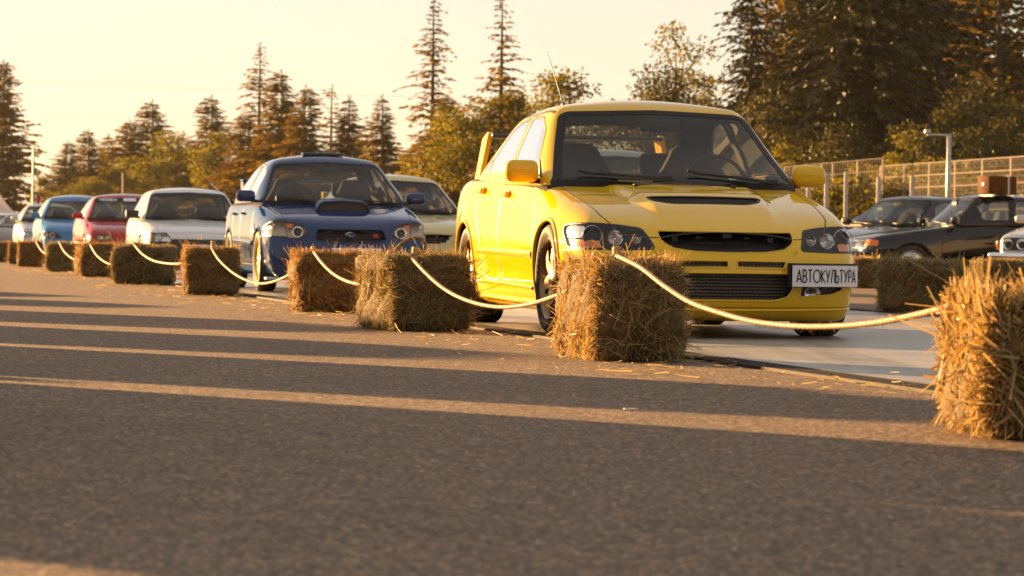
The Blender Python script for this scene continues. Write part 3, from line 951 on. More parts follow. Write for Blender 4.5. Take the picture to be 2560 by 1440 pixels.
    # hood vent
    v = B.cavity(MB(), 'top', HVENT, .05, .97).build('hood_vent', BLACK, root)
    B.strip(MB(), 'top', HVENT, .016, .004, True, .02).build('vent_rim', TRIM, v, True)
    wm = MB()
    for dirn in (1, -1):
        for c in np.arange(-.7, .7, .02):
            seg = []
            for t in np.linspace(-.1, .1, 9):
                r = (c + dirn * t, t - .32)
                if inpoly(np.array([r]), HVENT)[0]:
                    hh = B.hit('top', *r)
                    if hh: seg.append(hh[0] + Vector((0, 0, -.008)))
            if len(seg) > 2: wm.tube([seg[0], seg[-1]], .0013, 3, False)
    wm.build('wire_mesh', DARKMET, v)
    for x in (-.30, .30):
        h = B.hit('top', x, .20)
        MB().rbox((x, .20, h[0].z + .006), (.028, .04, .018), .006, 2).build('washer_jet', BLACK, root, True, 40)
    # number plate bent round the bumper corner
    p0, p1, pm = Vector((.335, -.965, .366)), Vector((.785, -.715, .366)), Vector((.585, -.90, .366))
    def curve(t): return p0 * (1 - t) ** 2 + pm * 2 * t * (1 - t) + p1 * t * t
    def f3(q, off=0.0):
        t = q[0]; p = curve(t); d = curve(min(1, t + .01)) - curve(max(0, t - .01)); n = Vector((d.y, -d.x, 0)).normalized()
        return p + n * off + Vector((0, 0, q[1]))
    fr = MB(); N = 14; V = []; F = []
    for i in range(N + 1):
        t = -.03 + 1.06 * i / N
        for off, zz in ((0, -.062), (.014, -.062), (.014, .072), (0, .072)): V.append(f3((t, zz), off))
    for i in range(N):
        for k in range(4): F.append((i * 4 + k, i * 4 + (k + 1) % 4, (i + 1) * 4 + (k + 1) % 4, (i + 1) * 4 + k))
    F += [(0, 1, 2, 3), (N * 4 + 3, N * 4 + 2, N * 4 + 1, N * 4)]
    fo = fr.add(V, F).build('plate_holder', BLACK, root, False)
    V = []; F = []
    for i in range(N + 1):
        t = i / N
        for off, zz in ((.015, -.060), (.0185, -.060), (.0185, .060), (.015, .060)): V.append(f3((t, zz), off))
    for i in range(N):
        for k in range(4): F.append((i * 4 + k, i * 4 + (k + 1) % 4, (i + 1) * 4 + (k + 1) % 4, (i + 1) * 4 + k))
    F += [(0, 1, 2, 3), (N * 4 + 3, N * 4 + 2, N * 4 + 1, N * 4)]
    pl = MB().add(V, F).build('number_plate', WHITEPL, root, False)
    lines, tw = text_strokes('АВТОКУЛЬТУРА')
    hh = .070; tx = .90; Lp = .53
    lines2 = [[(a / tw * tx * Lp, b * hh) for a, b in resample_line(l)] for l in lines]
    tm = stroke_mesh(MB(), lines2, .0088, lambda q: f3((.05 + q[0] / Lp, q[1] - .036), .0200))
    tm.build('plate_lettering', INK, pl)
    # door handles and side moulding
    for side, sgn in (('left', -1), ('right', 1)):
        for (yy, zz, di) in ((1.47, .835, 0), (2.27, .868, 1)):
            h = B.hit(side, yy, zz)
            dr = parts['door'][di * 2 + (0 if side == 'left' else 1)]
            o = MB().rbox((h[0].x + sgn * .018, yy, zz), (.028, .17, .034), .013, 3)
            o.rbox((h[0].x + sgn * .002, yy - .02, zz), (.012, .10, .05), .005, 2)
            o.build('handle', P, dr, True, 50)
        mo = MB(); B.strip(mo, side, [(.44, .462), (1.6, .475), (2.2, .485)], .040, .012, False, .04); mo.build('side_moulding', P, root, True)
        sk = MB(); B.strip(sk, side, [(.40, .262), (1.3, .275), (2.2, .285)], .020, .020, False, .04)
        B.strip(sk, side, [(.40, .175), (1.3, .18), (2.2, .19)], .03, .022, False, .04); sk.build('side_skirt', P, root, True)
        h = B.hit(side, .36, .60)
        MB().rbox((h[0].x, .37, .60), (.02, .05, .028), .008, 2).build('side_repeater', LENS, root, True)
        # mirror sail
        MB().add([(sgn * .795, .62, .93), (sgn * .785, .86, .95), (sgn * .755, .86, 1.05), (sgn * .77, .68, .96)], [(0, 1, 2, 3)]).build('mirror_sail', BLACK, root)
    # rear wing
    for sgn in (-1, 1):
        w = MB()
        P0 = [(3.30, .96), (3.46, .96), (3.47, 1.245), (3.32, 1.29), (3.28, 1.28)]
        V = [(sgn * (.66 - .055 * (z - .96) / .3) + d, y, z) for d in (-.016, .016) for y, z in P0]
        n = len(P0)
        w.add(V, [tuple(range(n - 1, -1, -1)), tuple(range(n, 2 * n))] + [(i, (i + 1) % n, n + (i + 1) % n, n + i) for i in range(n)])
        w.build('wing_upright', P, root)
    MB().rbox((0, 3.36, 1.262), (1.20, .26, .028), .012, 2).build('wing_blade', DARKMET, root, True, 40)
    # tail lamps just visible as a bulge on the corner
    # aerial
    h = G.hit('top', -.40, 1.78)
    an = MB(); b0 = h[0] if h else Vector((-.4, 1.78, 1.40))
    an.tube([b0, b0 + Vector((-.012, .02, .03)), b0 + Vector((-.10, .12, .36))], [.009, .005, .0025], 6); an.build('aerial', BLACK, root, True)
    for s_ in (-1, 1):
        G.strip(MB(), 'top', [(s_ * .600, 1.14), (s_ * .615, 1.6), (s_ * .60, 2.15)], .022, .002, False, .04).build('roof_channel', BLACK, root)
def resample_line(l, ds=.12):
    out = []
    for a, b in zip(l[:-1], l[1:]):
        n = max(1, int(math.hypot(b[0] - a[0], b[1] - a[1]) / ds))
        for t in range(n): out.append((a[0] + (b[0] - a[0]) * t / n, a[1] + (b[1] - a[1]) * t / n))
    out.append(l[-1]); return out
EVO = dict(
    label='bright yellow sedan with hood vent and wing, white АВТОКУЛЬТУРА plate on bumper', name='yellow_sedan',
    loc=(1.058, 19.60, 0), yaw=.193, paint=YEL, level=4, glevel=4,
    st=[(-.58, .825, .660, .695, .10), (-.36, .862, .725, .765, .11), (0, .882, .795, .825, .12), (.32, .880, .855, .875, .12), (.62, .868, .90, .915, .12),
        (1.0, .862, .925, .92, .12), (1.6, .862, .945, .92, .12), (2.2, .875, .955, .93, .12), (2.62, .888, .965, .96, .18), (3.0, .872, .965, .985, .18), (3.32, .845, .955, .985, .2)],
    front=dict(y=[-.90, -.965, -.975, -.93, -.80], bow=.24, pow=2.6, W=.755, zs=.618, zc=.625, zb=.10),
    rear=dict(y=[3.50, 3.57, 3.59, 3.56, 3.46], bow=.16, W=.76, zs=.92, zc=.95, zb=.25),
    wl=[.95, .985, 1.0, .985, .925], bump=evo_bump,
    gh=dict(lv=[(.86, .825, .20, 3.10, .17, .1), (1.0, .780, .48, 2.98, .16, .1), (1.2, .690, .80, 2.62, .13, .1), (1.378, .618, 1.06, 2.25, .08, .08)], zc=1.450, cf=.95,
            crown=[.15, .72, 1, 1, .85, .5, .1], tilt=.05),
    glass=dict(front=rounded([(-.745, .895), (-.715, .93), (-.570, 1.318), (-.53, 1.334), (0, 1.352), (.535, 1.334), (.585, 1.318), (.725, .93), (.775, .895), (0, .87)], .03),
               rear=rounded([(-.66, .99), (-.50, 1.30), (0, 1.33), (.50, 1.30), (.66, .99)], .04), roof_z=1.30,
               side=[rounded([(.80, .972), (1.60, .985), (1.63, 1.325), (1.30, 1.318), (1.08, 1.235)], .03),
                     rounded([(1.69, .988), (2.38, .995), (2.40, 1.08), (2.22, 1.24), (2.02, 1.30), (1.73, 1.325)], .03),
                     rounded([(2.44, 1.0), (2.62, 1.005), (2.46, 1.10)], .015)]),
    deck=(.42, 2.95), deckw=.80, wb=2.625, R=.3215, tw=.235, track=.885, arch_R=.352, rim='spoke6', rim_m=BRONZE, rimR=.235, flare=.010, flare_w=.026,
    holes=[('front', HLP), ('front', HLM), ('front', GRP), ('front', SLR), ('front', SLL), ('front', INT), ('front', FOG), ('front', FOGM), ('top', HVENT)],
    hood=rounded([(-.40, -.80), (.40, -.80), (.60, -.70), (.665, -.52), (.705, 0), (.715, .50), (-.715, .50), (-.705, 0), (-.665, -.52), (-.60, -.70)], .04),
    doors=[EVO_DOOR_F, EVO_DOOR_R], bumper=(-.34, .50), seats=(.37, 1.40, 1.165), seatw=.27, drive=1, steer=(.84, .915), rvm=(.98, 1.27), rvm_x=.03,
    mirrors=(.90, .66, .965, .205, .135, .11), frit=.055, side_trim=.022, arm=.09,
    wipers=[(-.05, .915, -.60, .945), (.62, .905, .06, .955)], extra=evo_extra)
yellow_car = build_car(EVO)
# ------------------------------------------------------------------ the other cars
def spec(**k):
    """a plain saloon from a few measures; anything can be replaced"""
    d = dict(fy=-.85, hood=.64, cowl=.90, cy=.25, wt=1.34, wty=1.05, roof=1.42, W=.85, wb=2.55, ry=3.35, trunk=.95, belt=.93, zb=.16, blunt=.06, R=.31, bow=.16, rwb=2.95, rwt=2.2, wfoot=.80, wroof=.58)
    d.update({a: b for a, b in k.items() if a in d})
    fy, H, C, W, wb, ry = d['fy'], d['hood'], d['cowl'], d['W'], d['wb'], d['ry']
    zb = d['zb']
    def zh(y): # hood line
        t = min(1, max(0, (y - fy) / (d['cy'] + .25 - fy))); return H + (C - H) * (t ** .8)
    st = []
    for y in (fy + .30, fy + .52, 0, .30, .60):
        w = W * np.interp(y, [fy, fy + .3, fy + .55, 0, .6], [.88, .95, .98, 1.0, .995])
        st.append((y, w, zh(y) - .015, zh(y) + .015, zb))
    for y in (1.0, 1.6, 2.1): st.append((y, W * .99, d['belt'], C, zb))
    for y, w in ((wb, 1.0), (wb + .38, .985), (ry - .22, .96)): st.append((y, W * w, d['trunk'] - .02, d['trunk'], zb + .02))
    bz = d['blunt']
    s_ = dict(st=st, level=3, glevel=3,
        front=dict(y=[fy + .02, fy - .01, fy, fy + bz * .4, fy + bz], bow=d['bow'], W=W * .88, zs=H - .01, zc=H, zb=zb - .02),
        rear=dict(y=[ry - .05, ry, ry, ry - .02, ry - .06], bow=.12, W=W * .88, zs=d['trunk'] - .04, zc=d['trunk'] - .02, zb=zb + .08),
        gh=dict(lv=[(C - .05, d['wfoot'] + .015, d['cy'] - .03, d['rwb'] + .08, .15, .1), (C + .10, d['wfoot'] - .03, d['cy'] + .22 * (d['wty'] - d['cy']), d['rwb'], .14, .1),
                    (C + .62 * (d['wt'] - C), (d['wfoot'] * .42 + d['wroof'] * .58), d['cy'] + .66 * (d['wty'] - d['cy']), d['rwb'] * .45 + d['rwt'] * .55, .11, .1), (d['wt'] + .015, d['wroof'], d['wty'], d['rwt'], .07, .08)],
                zc=d['roof'] + .015, cf=.95, crown=[.2, .75, 1, 1, .85, .5, .15], tilt=.03),
        deck=(d['cy'] + .18, d['rwb']), deckw=W - .07, wb=wb, R=d['R'], tw=.195, track=W - .005, arch_R=d['R'] + .035, rim='spoke5', rim_m=GREYWHEEL,
        bumper=(fy + .30, .46))
    fw, rf, wt, cl = d['wfoot'], d['wroof'], d['wt'], C
    s_['glass'] = dict(front=rounded([(-fw + .06, cl), (-rf + .03, wt - .045), (-rf + .09, wt - .025), (0, wt - .005), (rf - .09, wt - .025), (rf - .03, wt - .045), (fw - .06, cl), (0, cl - .03)], .03),
        rear=rounded([(-fw + .10, cl + .06), (-rf + .06, wt - .06), (0, wt - .03), (rf - .06, wt - .06), (fw - .10, cl + .06)], .04), roof_z=wt - .06,
        side=[rounded([(d['cy'] + .60, cl + .06), (1.52, cl + .07), (1.55, wt - .04), (d['wty'] + .22, wt - .045), (d['cy'] + .72 * (d['wty'] - d['cy']) + .18, cl + .68 * (wt - cl))], .03),
              rounded([(1.61, cl + .07), (2.30, cl + .075), (2.36, cl + .15), (d['rwt'] + .0, wt - .09), (d['rwt'] - .2, wt - .05), (1.65, wt - .04)], .03)])
    hw = W - .16
    s_['hood'] = rounded([(-hw * .9, fy + .16), (-hw * .5, fy + .09), (hw * .5, fy + .09), (hw * .9, fy + .16), (hw, 0), (hw, d['cy'] + .25), (-hw, d['cy'] + .25), (-hw, 0)], .05)
    s_['doors'] = [rounded([(.46, .28), (.46, .60), (.60, cl + .02), (1.55, d['belt'] + .01), (1.53, .28)], .04), rounded([(1.56, .28), (1.58, d['belt'] + .01), (2.32, d['belt'] + .01), (2.20, .60), (2.05, .28)], .05)]
    s_['seats'] = (.35, 1.38, wt - .20); s_['steer'] = (.82, cl + .03); s_['rvm'] = (d['wty'] - .09, wt - .09)
    s_['mirrors'] = (W + .055, .62, cl + .06, .19, .12, .10)
    s_['wipers'] = [(-.05, cl + .005, -.58, cl + .03), (.60, cl, .06, cl + .035)]
    s_['frit'] = .035; s_['drive'] = 1; s_['rseat'] = 2.1
    s_.update({a: b for a, b in k.items() if a not in d})
    return s_
def lampset(root, B, poly, lamps, **kw):
    make_lamp_unit(root, B, poly, lamps, step=.04, **kw)
    make_lamp_unit(root, B, mirror_poly(poly), [(-a, b, r, t) for a, b, r, t in lamps], step=.04,
                   **{a: ([(mirror_poly(p), m, n, q) for p, m, n, q in b] if a == 'extras' else b) for a, b in kw.items()})
def opening(root, B, nm, poly, depth=.06, rim=None, m=BLACK, bars=0, barm=DARKMET):
    o = B.cavity(MB(), 'front', poly, depth, .95, .04).build(nm, m, root)
    if rim: B.strip(MB(), 'front', poly, .014, .004, True, .04).build('opening_rim', rim, o, True)
    if bars:
        A = np.array(poly); lo, hi = A.min(0), A.max(0); b = MB()
        for i in range(bars):
            z = lo[1] + (hi[1] - lo[1]) * (i + .7) / (bars + .4)
            row = [(x, z) for x in np.linspace(lo[0], hi[0], 24)]
            pts = []
            for r, k in zip(row, inpoly(np.array(row), poly)):
                if k:
                    h = B.hit('front', *r)
                    if h: pts.append((r[0], h[0].y + depth * .4, r[1]))
            if len(pts) > 1: b.tube(pts, .006, 4)
        if b.v: b.build('grille_bars', barm, o)
    return o
def plate(root, B, x, z, w=.52, h=.115, off=.02):
    hh = B.hit('front', x, z)
    if hh: MB().rbox((x, hh[0].y - off, z), (w, .012, h), .005, 1).build('number_plate', WHITEPL, root)

# ---- blue saloon with scoop and gold wheels
BLUE = paint("blue_paint", (.004, .034, .125), .0, .5, .01)
BHL = rounded([(.432, .635), (.47, .678), (.55, .712), (.66, .727), (.78, .724), (.825, .68), (.842, .575), (.66, .570), (.60, .553), (.53, .556), (.46, .585)], .02)
BGR = rounded([(-.36, .605), (-.33, .655), (0, .662), (.33, .655), (.36, .605), (.375, .555), (.28, .518), (0, .513), (-.28, .518), (-.375, .555)], .02)
BIN = rounded([(-.40, .36), (.40, .36), (.36, .22), (-.36, .22)], .03)
def blue_extra(root, B, G, P, parts):
    lampset(root, B, BHL, [(.53, .618, .055, 'ring'), (.67, .645, .060, 'dark'), (.77, .690, .025, 'round')],
            inner=mat('warm_reflector', (.50, .40, .28), .4, metal=.6), extras=[(rounded([(.56, .70), (.64, .71), (.63, .66), (.58, .66)], .01), AMBER, 'indicator', .03)])
    g = opening(root, B, 'grille', BGR, .07, BLUE, bars=5)
    h = B.hit('front', 0, .59)
    em = MB(); em.lathe([(h[0].y - .008, .001), (h[0].y - .006, .05), (h[0].y + .004, .056)], 24, (0, 0, 0), 'y')
    em.v = [(x * 1.0, y, z * .62 + .59) for x, y, z in em.v]
    eo = em.build('grille_emblem', BLUE, g, True)
    st = MB()
    st.lathe([(h[0].y - .008, .050), (h[0].y - .014, .054), (h[0].y - .004, .060)], 24, (0, 0, 0), 'y')
    st.v = [(x, y, z * .62 + .59) for x, y, z in st.v]
    for (sx, sz, r) in ((-.024, .595, .014), (.004, .602, .008), (.026, .598, .008), (-.004, .584, .008), (.016, .580, .008), (.032, .586, .007)):
        V = []; n = 8
        for i in range(n):
            a = PI * 2 * i / n; rr = r if i % 2 == 0 else r * .4
            V.append((sx + rr * math.cos(a), h[0].y - .012, sz + rr * math.sin(a) * .8))
        st.add(V, [tuple(range(n))])
    st.build('emblem_stars', CHROME, eo)
    for (cx, cz, k, base) in ((.255, .588, .034, g), (-.47, .40, .055, root)):
        lines, tw = text_strokes('STI')
        hh = B.hit('front', cx, cz)
        def f3(q, cx=cx, cz=cz, k=k, tw=tw):
            h_ = B.hit('front', cx + (q[0] - tw / 2) * k, cz); return (cx + (q[0] - tw / 2) * k, (h_[0].y if h_ else hh[0].y) - .008, cz + (q[1] - .5) * k * .8)
        stroke_mesh(MB(), [resample_line(l, .2) for l in lines], .30, f3).build('red_lettering', REDP, base)
    opening(root, B, 'intake', BIN, .08, None, bars=3)
    for s_ in (-1, 1):
        pl = rounded([(s_ * .48, .36), (s_ * .74, .345), (s_ * .70, .24), (s_ * .50, .24)][::s_], .03)
        B.patch(MB(), 'front', pl, .006, .03).build('fog_cover', BLUE, root, True)
        B.strip(MB(), 'front', pl, .012, .004, True, .03).build('fog_cover_seam', BLACK, root)
        rl = MB(); rl.rbox((s_ * .80, -.52, .31), (.08, .10, .05), .02, 3); rl.build('bumper_trim', CHROME, root, True)
        rl = MB(); rl.rbox((s_ * .70, -.66, .145), (.30, .16, .03), .012, 2); rl.build('splitter_corner', GREYWHEEL, root, True)
    plate(root, B, .05, .405)
    # hood scoop
    sx = 0; V = []; F = []
    prof = [(-.29, 0), (-.24, .085), (-.20, .105), (0, .115), (.20, .105), (.24, .085), (.29, 0)]
    stn = [(-.24, 1.0, 1.0), (-.20, 1.02, 1.03), (0, 1.0, .95), (.20, .92, .62), (.34, .85, .12)]
    for (y, kx, kz) in stn:
        for (x, z) in prof:
            h = B.hit('top', x * kx, y); V.append((x * kx, y, h[0].z - .006 + z * kz))
    n = len(prof)
    for i in range(len(stn) - 1):
        for k in range(n - 1): F.append((i * n + k, i * n + k + 1, (i + 1) * n + k + 1, (i + 1) * n + k))
    sc = MB().add(V, F).build('hood_scoop', P, parts['hood'][0] or root, True)
    md = sc.modifiers.new('t', 'SOLIDIFY'); md.thickness = .012; md.offset = -1
    V = [(x * .97, -.20, B.hit('top', x, -.20)[0].z - .006 + z * .97) for x, z in prof]
    MB().add(V, [tuple(range(n))]).build('scoop_opening', BLACK, sc)
    # roof vent, wing
    MB().rbox((0, 1.32, G.hit('top', 0, 1.32)[0].z + .010), (.44, .16, .028), .012, 2).build('roof_vent', P, root, True)
    MB().box((0, 1.238, G.hit('top', 0, 1.24)[0].z + .012), (.40, .01, .016)).build('vent_opening', BLACK, root)
    for s_ in (-1, 1):
        V = [(s_ * .62 + d, y, z) for d in (-.02, .02) for y, z in ((3.0, .94), (3.25, .94), (3.30, 1.20), (3.08, 1.22))]
        MB().add(V, [(3, 2, 1, 0), (4, 5, 6, 7), (0, 1, 5, 4), (1, 2, 6, 5), (2, 3, 7, 6), (3, 0, 4, 7)]).build('wing_upright', P, root)
    MB().rbox((0, 3.18, 1.20), (1.30, .26, .03), .012, 2).build('wing_blade', P, root, True, 40)
    for side in ('left', 'right'):
        sgn = -1 if side == 'left' else 1
        B.strip(MB(), side, [(.46, .50), (1.5, .52), (2.15, .53)], .05, .012, False, .05).build('side_moulding', P, root, True)
        for yy in (1.42, 2.2):
            h = B.hit(side, yy, .82)
            MB().rbox((h[0].x + sgn * .016, yy, .82), (.026, .16, .03), .012, 2).build('handle', P, root, True)
        h = B.hit(side, .34, .66)
        MB().add([(h[0].x + sgn * .008, .20, .62), (h[0].x + sgn * .012, .42, .60), (h[0].x + sgn * .008, .40, .72)], [(0, 1, 2)]).build('wing_vent', BLACK, root)
blue = build_car(spec(name='blue_sedan', label='blue sedan with big hood scoop and gold wheels', group='cars lined up behind the bales', loc=(-1.80, 34.42, 0), yaw=.2, paint=BLUE,
    fy=-.88, hood=.70, cowl=.935, cy=.22, wt=1.37, wty=1.02, roof=1.452, W=.865, wb=2.54, ry=3.45, trunk=.96, belt=.94, R=.315, rim='spoke12', rim_m=GOLD, rimR=.228, blunt=.10, bow=.22,
    level=4, holes=[('front', BHL), ('front', mirror_poly(BHL)), ('front', BGR), ('front', BIN)], seats=(.36, 1.35, 1.20), drive=-1, extra=blue_extra, mirrors=(.905, .60, .995, .20, .12, .10), wl=[.94, .985, 1.0, .985, .93]))

# ---- white boxy hatchback with black bumper and mirrors
WHITE = paint("white_paint", (.70, .69, .69), .0, .4, .05)
BUMPB = mat("bumper_plastic", (.02, .02, .02), .5)
WHL = rounded([(.41, .495), (.49, .625), (.81, .63), (.80, .495)], .012)
def white_extra(root, B, G, P, parts):
    lampset(root, B, WHL, [(.62, .56, .055, 'round')], inner=SILVER, extras=[(rounded([(.70, .615), (.79, .615), (.79, .51), (.70, .51)], .01), mat("amber_dim", (.55, .32, .12), .3), 'indicator', .02)])
    h = B.hit('front', 0, .565)
    em = MB()
    for (x, z, w, hh) in ((-.022, .565, .008, .05), (.022, .565, .008, .05), (0, .565, .04, .007), (0, .593, .06, .006), (0, .537, .06, .006), (-.031, .565, .006, .06), (.031, .565, .006, .06)):
        em.box((x, h[0].y - .004, z), (w, .006, hh))
    em.build('hood_emblem', CHROME, root)
    plate(root, B, 0, .40)
    h = G.hit('top', .52, 1.3)
    MB().tube([h[0], h[0] + Vector((-.13, .1, .13))], .006, 5).build('aerial', WHITE, root)
    for side in ('left', 'right'):
        B.strip(MB(), side, [(-.5, .44), (.5, .44), (1.6, .45)], .05, .01, False, .05).build('side_moulding', BUMPB, root, True)
build_car(spec(name='white_hatchback', label='white boxy hatchback with black bumper and black mirrors', group='cars lined up behind the bales', loc=(-4.86, 50.7, 0), yaw=.2, paint=WHITE,
    fy=-.80, hood=.635, cowl=.845, cy=.22, wt=1.265, wty=.98, roof=1.335, W=.835, wb=2.35, ry=2.95, trunk=.92, belt=.86, rwb=2.75, rwt=2.35, wfoot=.77, wroof=.60, R=.29, blunt=.04, bow=.10,
    bumper=(-.48, .535), bumper_m=BUMPB, holes=[('front', WHL), ('front', mirror_poly(WHL))], extra=white_extra, mirror_m=BLACK, mirror_r=.02, mirrors=(.895, .66, .915, .20, .12, .10), seats=(.33, 1.30, 1.11)))

# ---- red coupe
RED = paint("red_paint", (.36, .008, .008), .0, .4, .01)
RHL = rounded([(.38, .52), (.40, .575), (.50, .60), (.66, .595), (.70, .55), (.66, .505), (.45, .495)], .03)
def red_extra(root, B, G, P, parts):
    lampset(root, B, RHL, [(.48, .548, .035, 'round'), (.60, .548, .04, 'round')], inner=BLACK, extras=[(rounded([(.44, .585), (.66, .585), (.66, .512), (.44, .512)], .02), mat("yellow_lamp", (.55, .50, .10), .25), 'fog_lens', .055)])
    for s_ in (-1, 1):
        pl = rounded([(s_ * .74, .58), (s_ * .80, .58), (s_ * .80, .49), (s_ * .74, .50)][::s_], .01)
        B.patch(MB(), 'front', pl, .006, .03).build('indicator', AMBER, root, True)
    pl = rounded([(-.60, 1.165), (-.565, 1.235), (0, 1.255), (.565, 1.235), (.60, 1.165), (0, 1.185)], .01)
    so = G.patch(MB(), 'front', pl, .006, .05).build('sun_strip', TRIM, root, True)
    lines, tw = text_strokes('HONDA')
    def f3(q):
        x = -.48 + q[0] * .085; h = G.hit('front', x, 1.19 + q[1] * .045); return h[0] + h[1] * .010
    stroke_mesh(MB(), [resample_line(l, .2) for l in lines], .16, f3).build('strip_lettering', WHITEPL, so)
    pl = rounded([(-.08, 1.19), (-.08, 1.245), (.14, 1.245), (.14, 1.19)], .005)
    G.patch(MB(), 'front', pl, .009, .05).build('strip_sticker', WHITEPL, so)
    for side in ('left', 'right'):
        B.strip(MB(), side, [(-.4, .44), (.5, .44), (2.2, .45)], .05, .01, False, .05).build('side_moulding', mat("pale_moulding", (.6, .55, .5), .3), root, True)
build_car(spec(name='red_coupe', label='red coupe with black lettered strip across its windscreen', group='cars lined up behind the bales', loc=(-6.62, 57.75, 0), yaw=.2, paint=RED,
    fy=-.82, hood=.62, cowl=.875, cy=.22, wt=1.26, wty=1.05, roof=1.325, W=.845, wb=2.57, ry=3.3, R=.29, holes=[('front', RHL), ('front', mirror_poly(RHL))], extra=red_extra, mirrors=(.90, .62, .93, .19, .11, .10), mirror_r=.05, wfoot=.78))

# ---- light blue hatchback
LBLUE = paint("light_blue_paint", (.03, .20, .42), .0, .4, .02)
LHL = rounded([(.40, .53), (.56, .655), (.80, .66), (.83, .53)], .03)
def lb_extra(root, B, G, P, parts):
    lampset(root, B, LHL, [(.62, .59, .05, 'ring'), (.75, .59, .05, 'round')], inner=TRIM)
    opening(root, B, 'grille', rounded([(-.36, .62), (.36, .62), (.30, .56), (-.30, .56)], .02), .05)
    pl = rounded([(-.58, 1.29), (-.55, 1.34), (0, 1.355), (.55, 1.34), (.58, 1.29), (0, 1.305)], .01)
    G.patch(MB(), 'front', pl, .006, .05).build('sun_strip', mat("blue_strip", (.10, .16, .45), .4), root, True)
    plate(root, B, 0, .42)
build_car(spec(name='light_blue_hatchback', label='light blue hatchback with blue strip along its windscreen top', group='cars lined up behind the bales', loc=(-8.95, 68.75, 0), yaw=.2, paint=LBLUE,
    fy=-.82, hood=.67, cowl=.955, cy=.12, wt=1.36, wty=.90, roof=1.435, W=.845, wb=2.5, ry=3.05, trunk=.98, belt=.96, rwb=2.9, rwt=2.5, R=.30,
    holes=[('front', LHL), ('front', mirror_poly(LHL))], extra=lb_extra, mirrors=(.905, .55, 1.0, .20, .12, .10)))

# ---- silver hatchback, farthest of the row
SILV = paint("silver_paint", (.50, .49, .47), .4, .35, .05)
SHL = rounded([(.44, .56), (.50, .67), (.80, .68), (.82, .55)], .03)
def sil_extra(root, B, G, P, parts):
    lampset(root, B, SHL, [(.58, .61, .045, 'round'), (.71, .61, .045, 'round')], inner=SILVER)
    opening(root, B, 'grille', rounded([(-.38, .64), (.38, .64), (.34, .54), (-.34, .54)], .02), .05, bars=2)
    plate(root, B, 0, .42)
silver = build_car(spec(name='silver_sedan', label='pale silver car farthest back in the row, beside the white tent', group='cars lined up behind the bales', loc=(-11.62, 83.75, 0), yaw=.2, paint=SILV,
    fy=-.85, hood=.67, cowl=.965, cy=.2, wt=1.34, wty=1.0, roof=1.405, W=.845, wb=2.55, ry=3.4, holes=[('front', SHL), ('front', mirror_poly(SHL))], extra=sil_extra))
s2 = copy_tree(silver); s2.location = (1.12, 29.3, 0)
tag(s2, 'pale silver car seen through the glass of the front yellow sedan', 'car', 'cars in the second row'); s2['group'] = 'cars in the second row'
s3 = copy_tree(silver); s3.location = (-19.2, 118, 0); s3.rotation_euler.z = -.9
tag(s3, 'small silver car below the white tent at far left', 'car'); s3['group'] = 'cars far off by the tent'

# ---- second yellow saloon
YEL2 = paint("pale_yellow_paint", (.58, .48, .20), .0, .38, .06)
YHL = rounded([(.50, .535), (.57, .645), (.80, .66), (.83, .535)], .02)
YGR = rounded([(-.44, .635), (.44, .635), (.34, .53), (-.34, .53)], .02)
def y2_extra(root, B, G, P, parts):
    lampset(root, B, YHL, [(.62, .585, .045, 'round'), (.74, .60, .045, 'round')], inner=SILVER)
    opening(root, B, 'grille', YGR, .07, bars=4)
    opening(root, B, 'intake', rounded([(-.34, .42), (.34, .42), (.30, .24), (-.30, .24)], .03), .09)
    for s_ in (-1, 1): opening(root, B, 'fog_vent', rounded([(s_ * .42, .42), (s_ * .72, .41), (s_ * .70, .27), (s_ * .44, .26)][::s_], .04), .08)
    for (x, y, w, h) in ((-.22, .26, .30, .10), (.22, .26, .30, .10), (.42, -.02, .13, .05), (.62, -.02, .11, .05), (-.42, -.02, .13, .05)):
        pl = rounded([(x - w / 2, y - h / 2), (x + w / 2, y - h / 2), (x + w / 2, y + h / 2), (x - w / 2, y + h / 2)], .03)
        B.patch(MB(), 'top', pl, .004, .04).build('hood_vent', BLACK, root)
    for s_ in (-1, 1):
        V = [(s_ * .62 + d, y, z) for d in (-.02, .02) for y, z in ((3.0, .94), (3.2, .94), (3.25, 1.18), (3.05, 1.20))]
        MB().add(V, [(3, 2, 1, 0), (4, 5, 6, 7), (0, 1, 5, 4), (1, 2, 6, 5), (2, 3, 7, 6), (3, 0, 4, 7)]).build('wing_upright', P, root)
    MB().rbox((0, 3.14, 1.19), (1.28, .24, .03), .012, 2).build('wing_blade', P, root, True, 40)
build_car(spec(name='pale_yellow_sedan', label='pale yellow sedan half hidden between blue sedan and bright yellow sedan', group='cars in the second row', loc=(-1.33, 41.9, 0), yaw=.2, paint=YEL2,
    fy=-.86, hood=.67, cowl=.915, cy=.25, wt=1.33, wty=1.05, roof=1.41, W=.865, wb=2.51, ry=3.4, holes=[('front', YHL), ('front', mirror_poly(YHL)), ('front', YGR)], extra=y2_extra, drive=1))

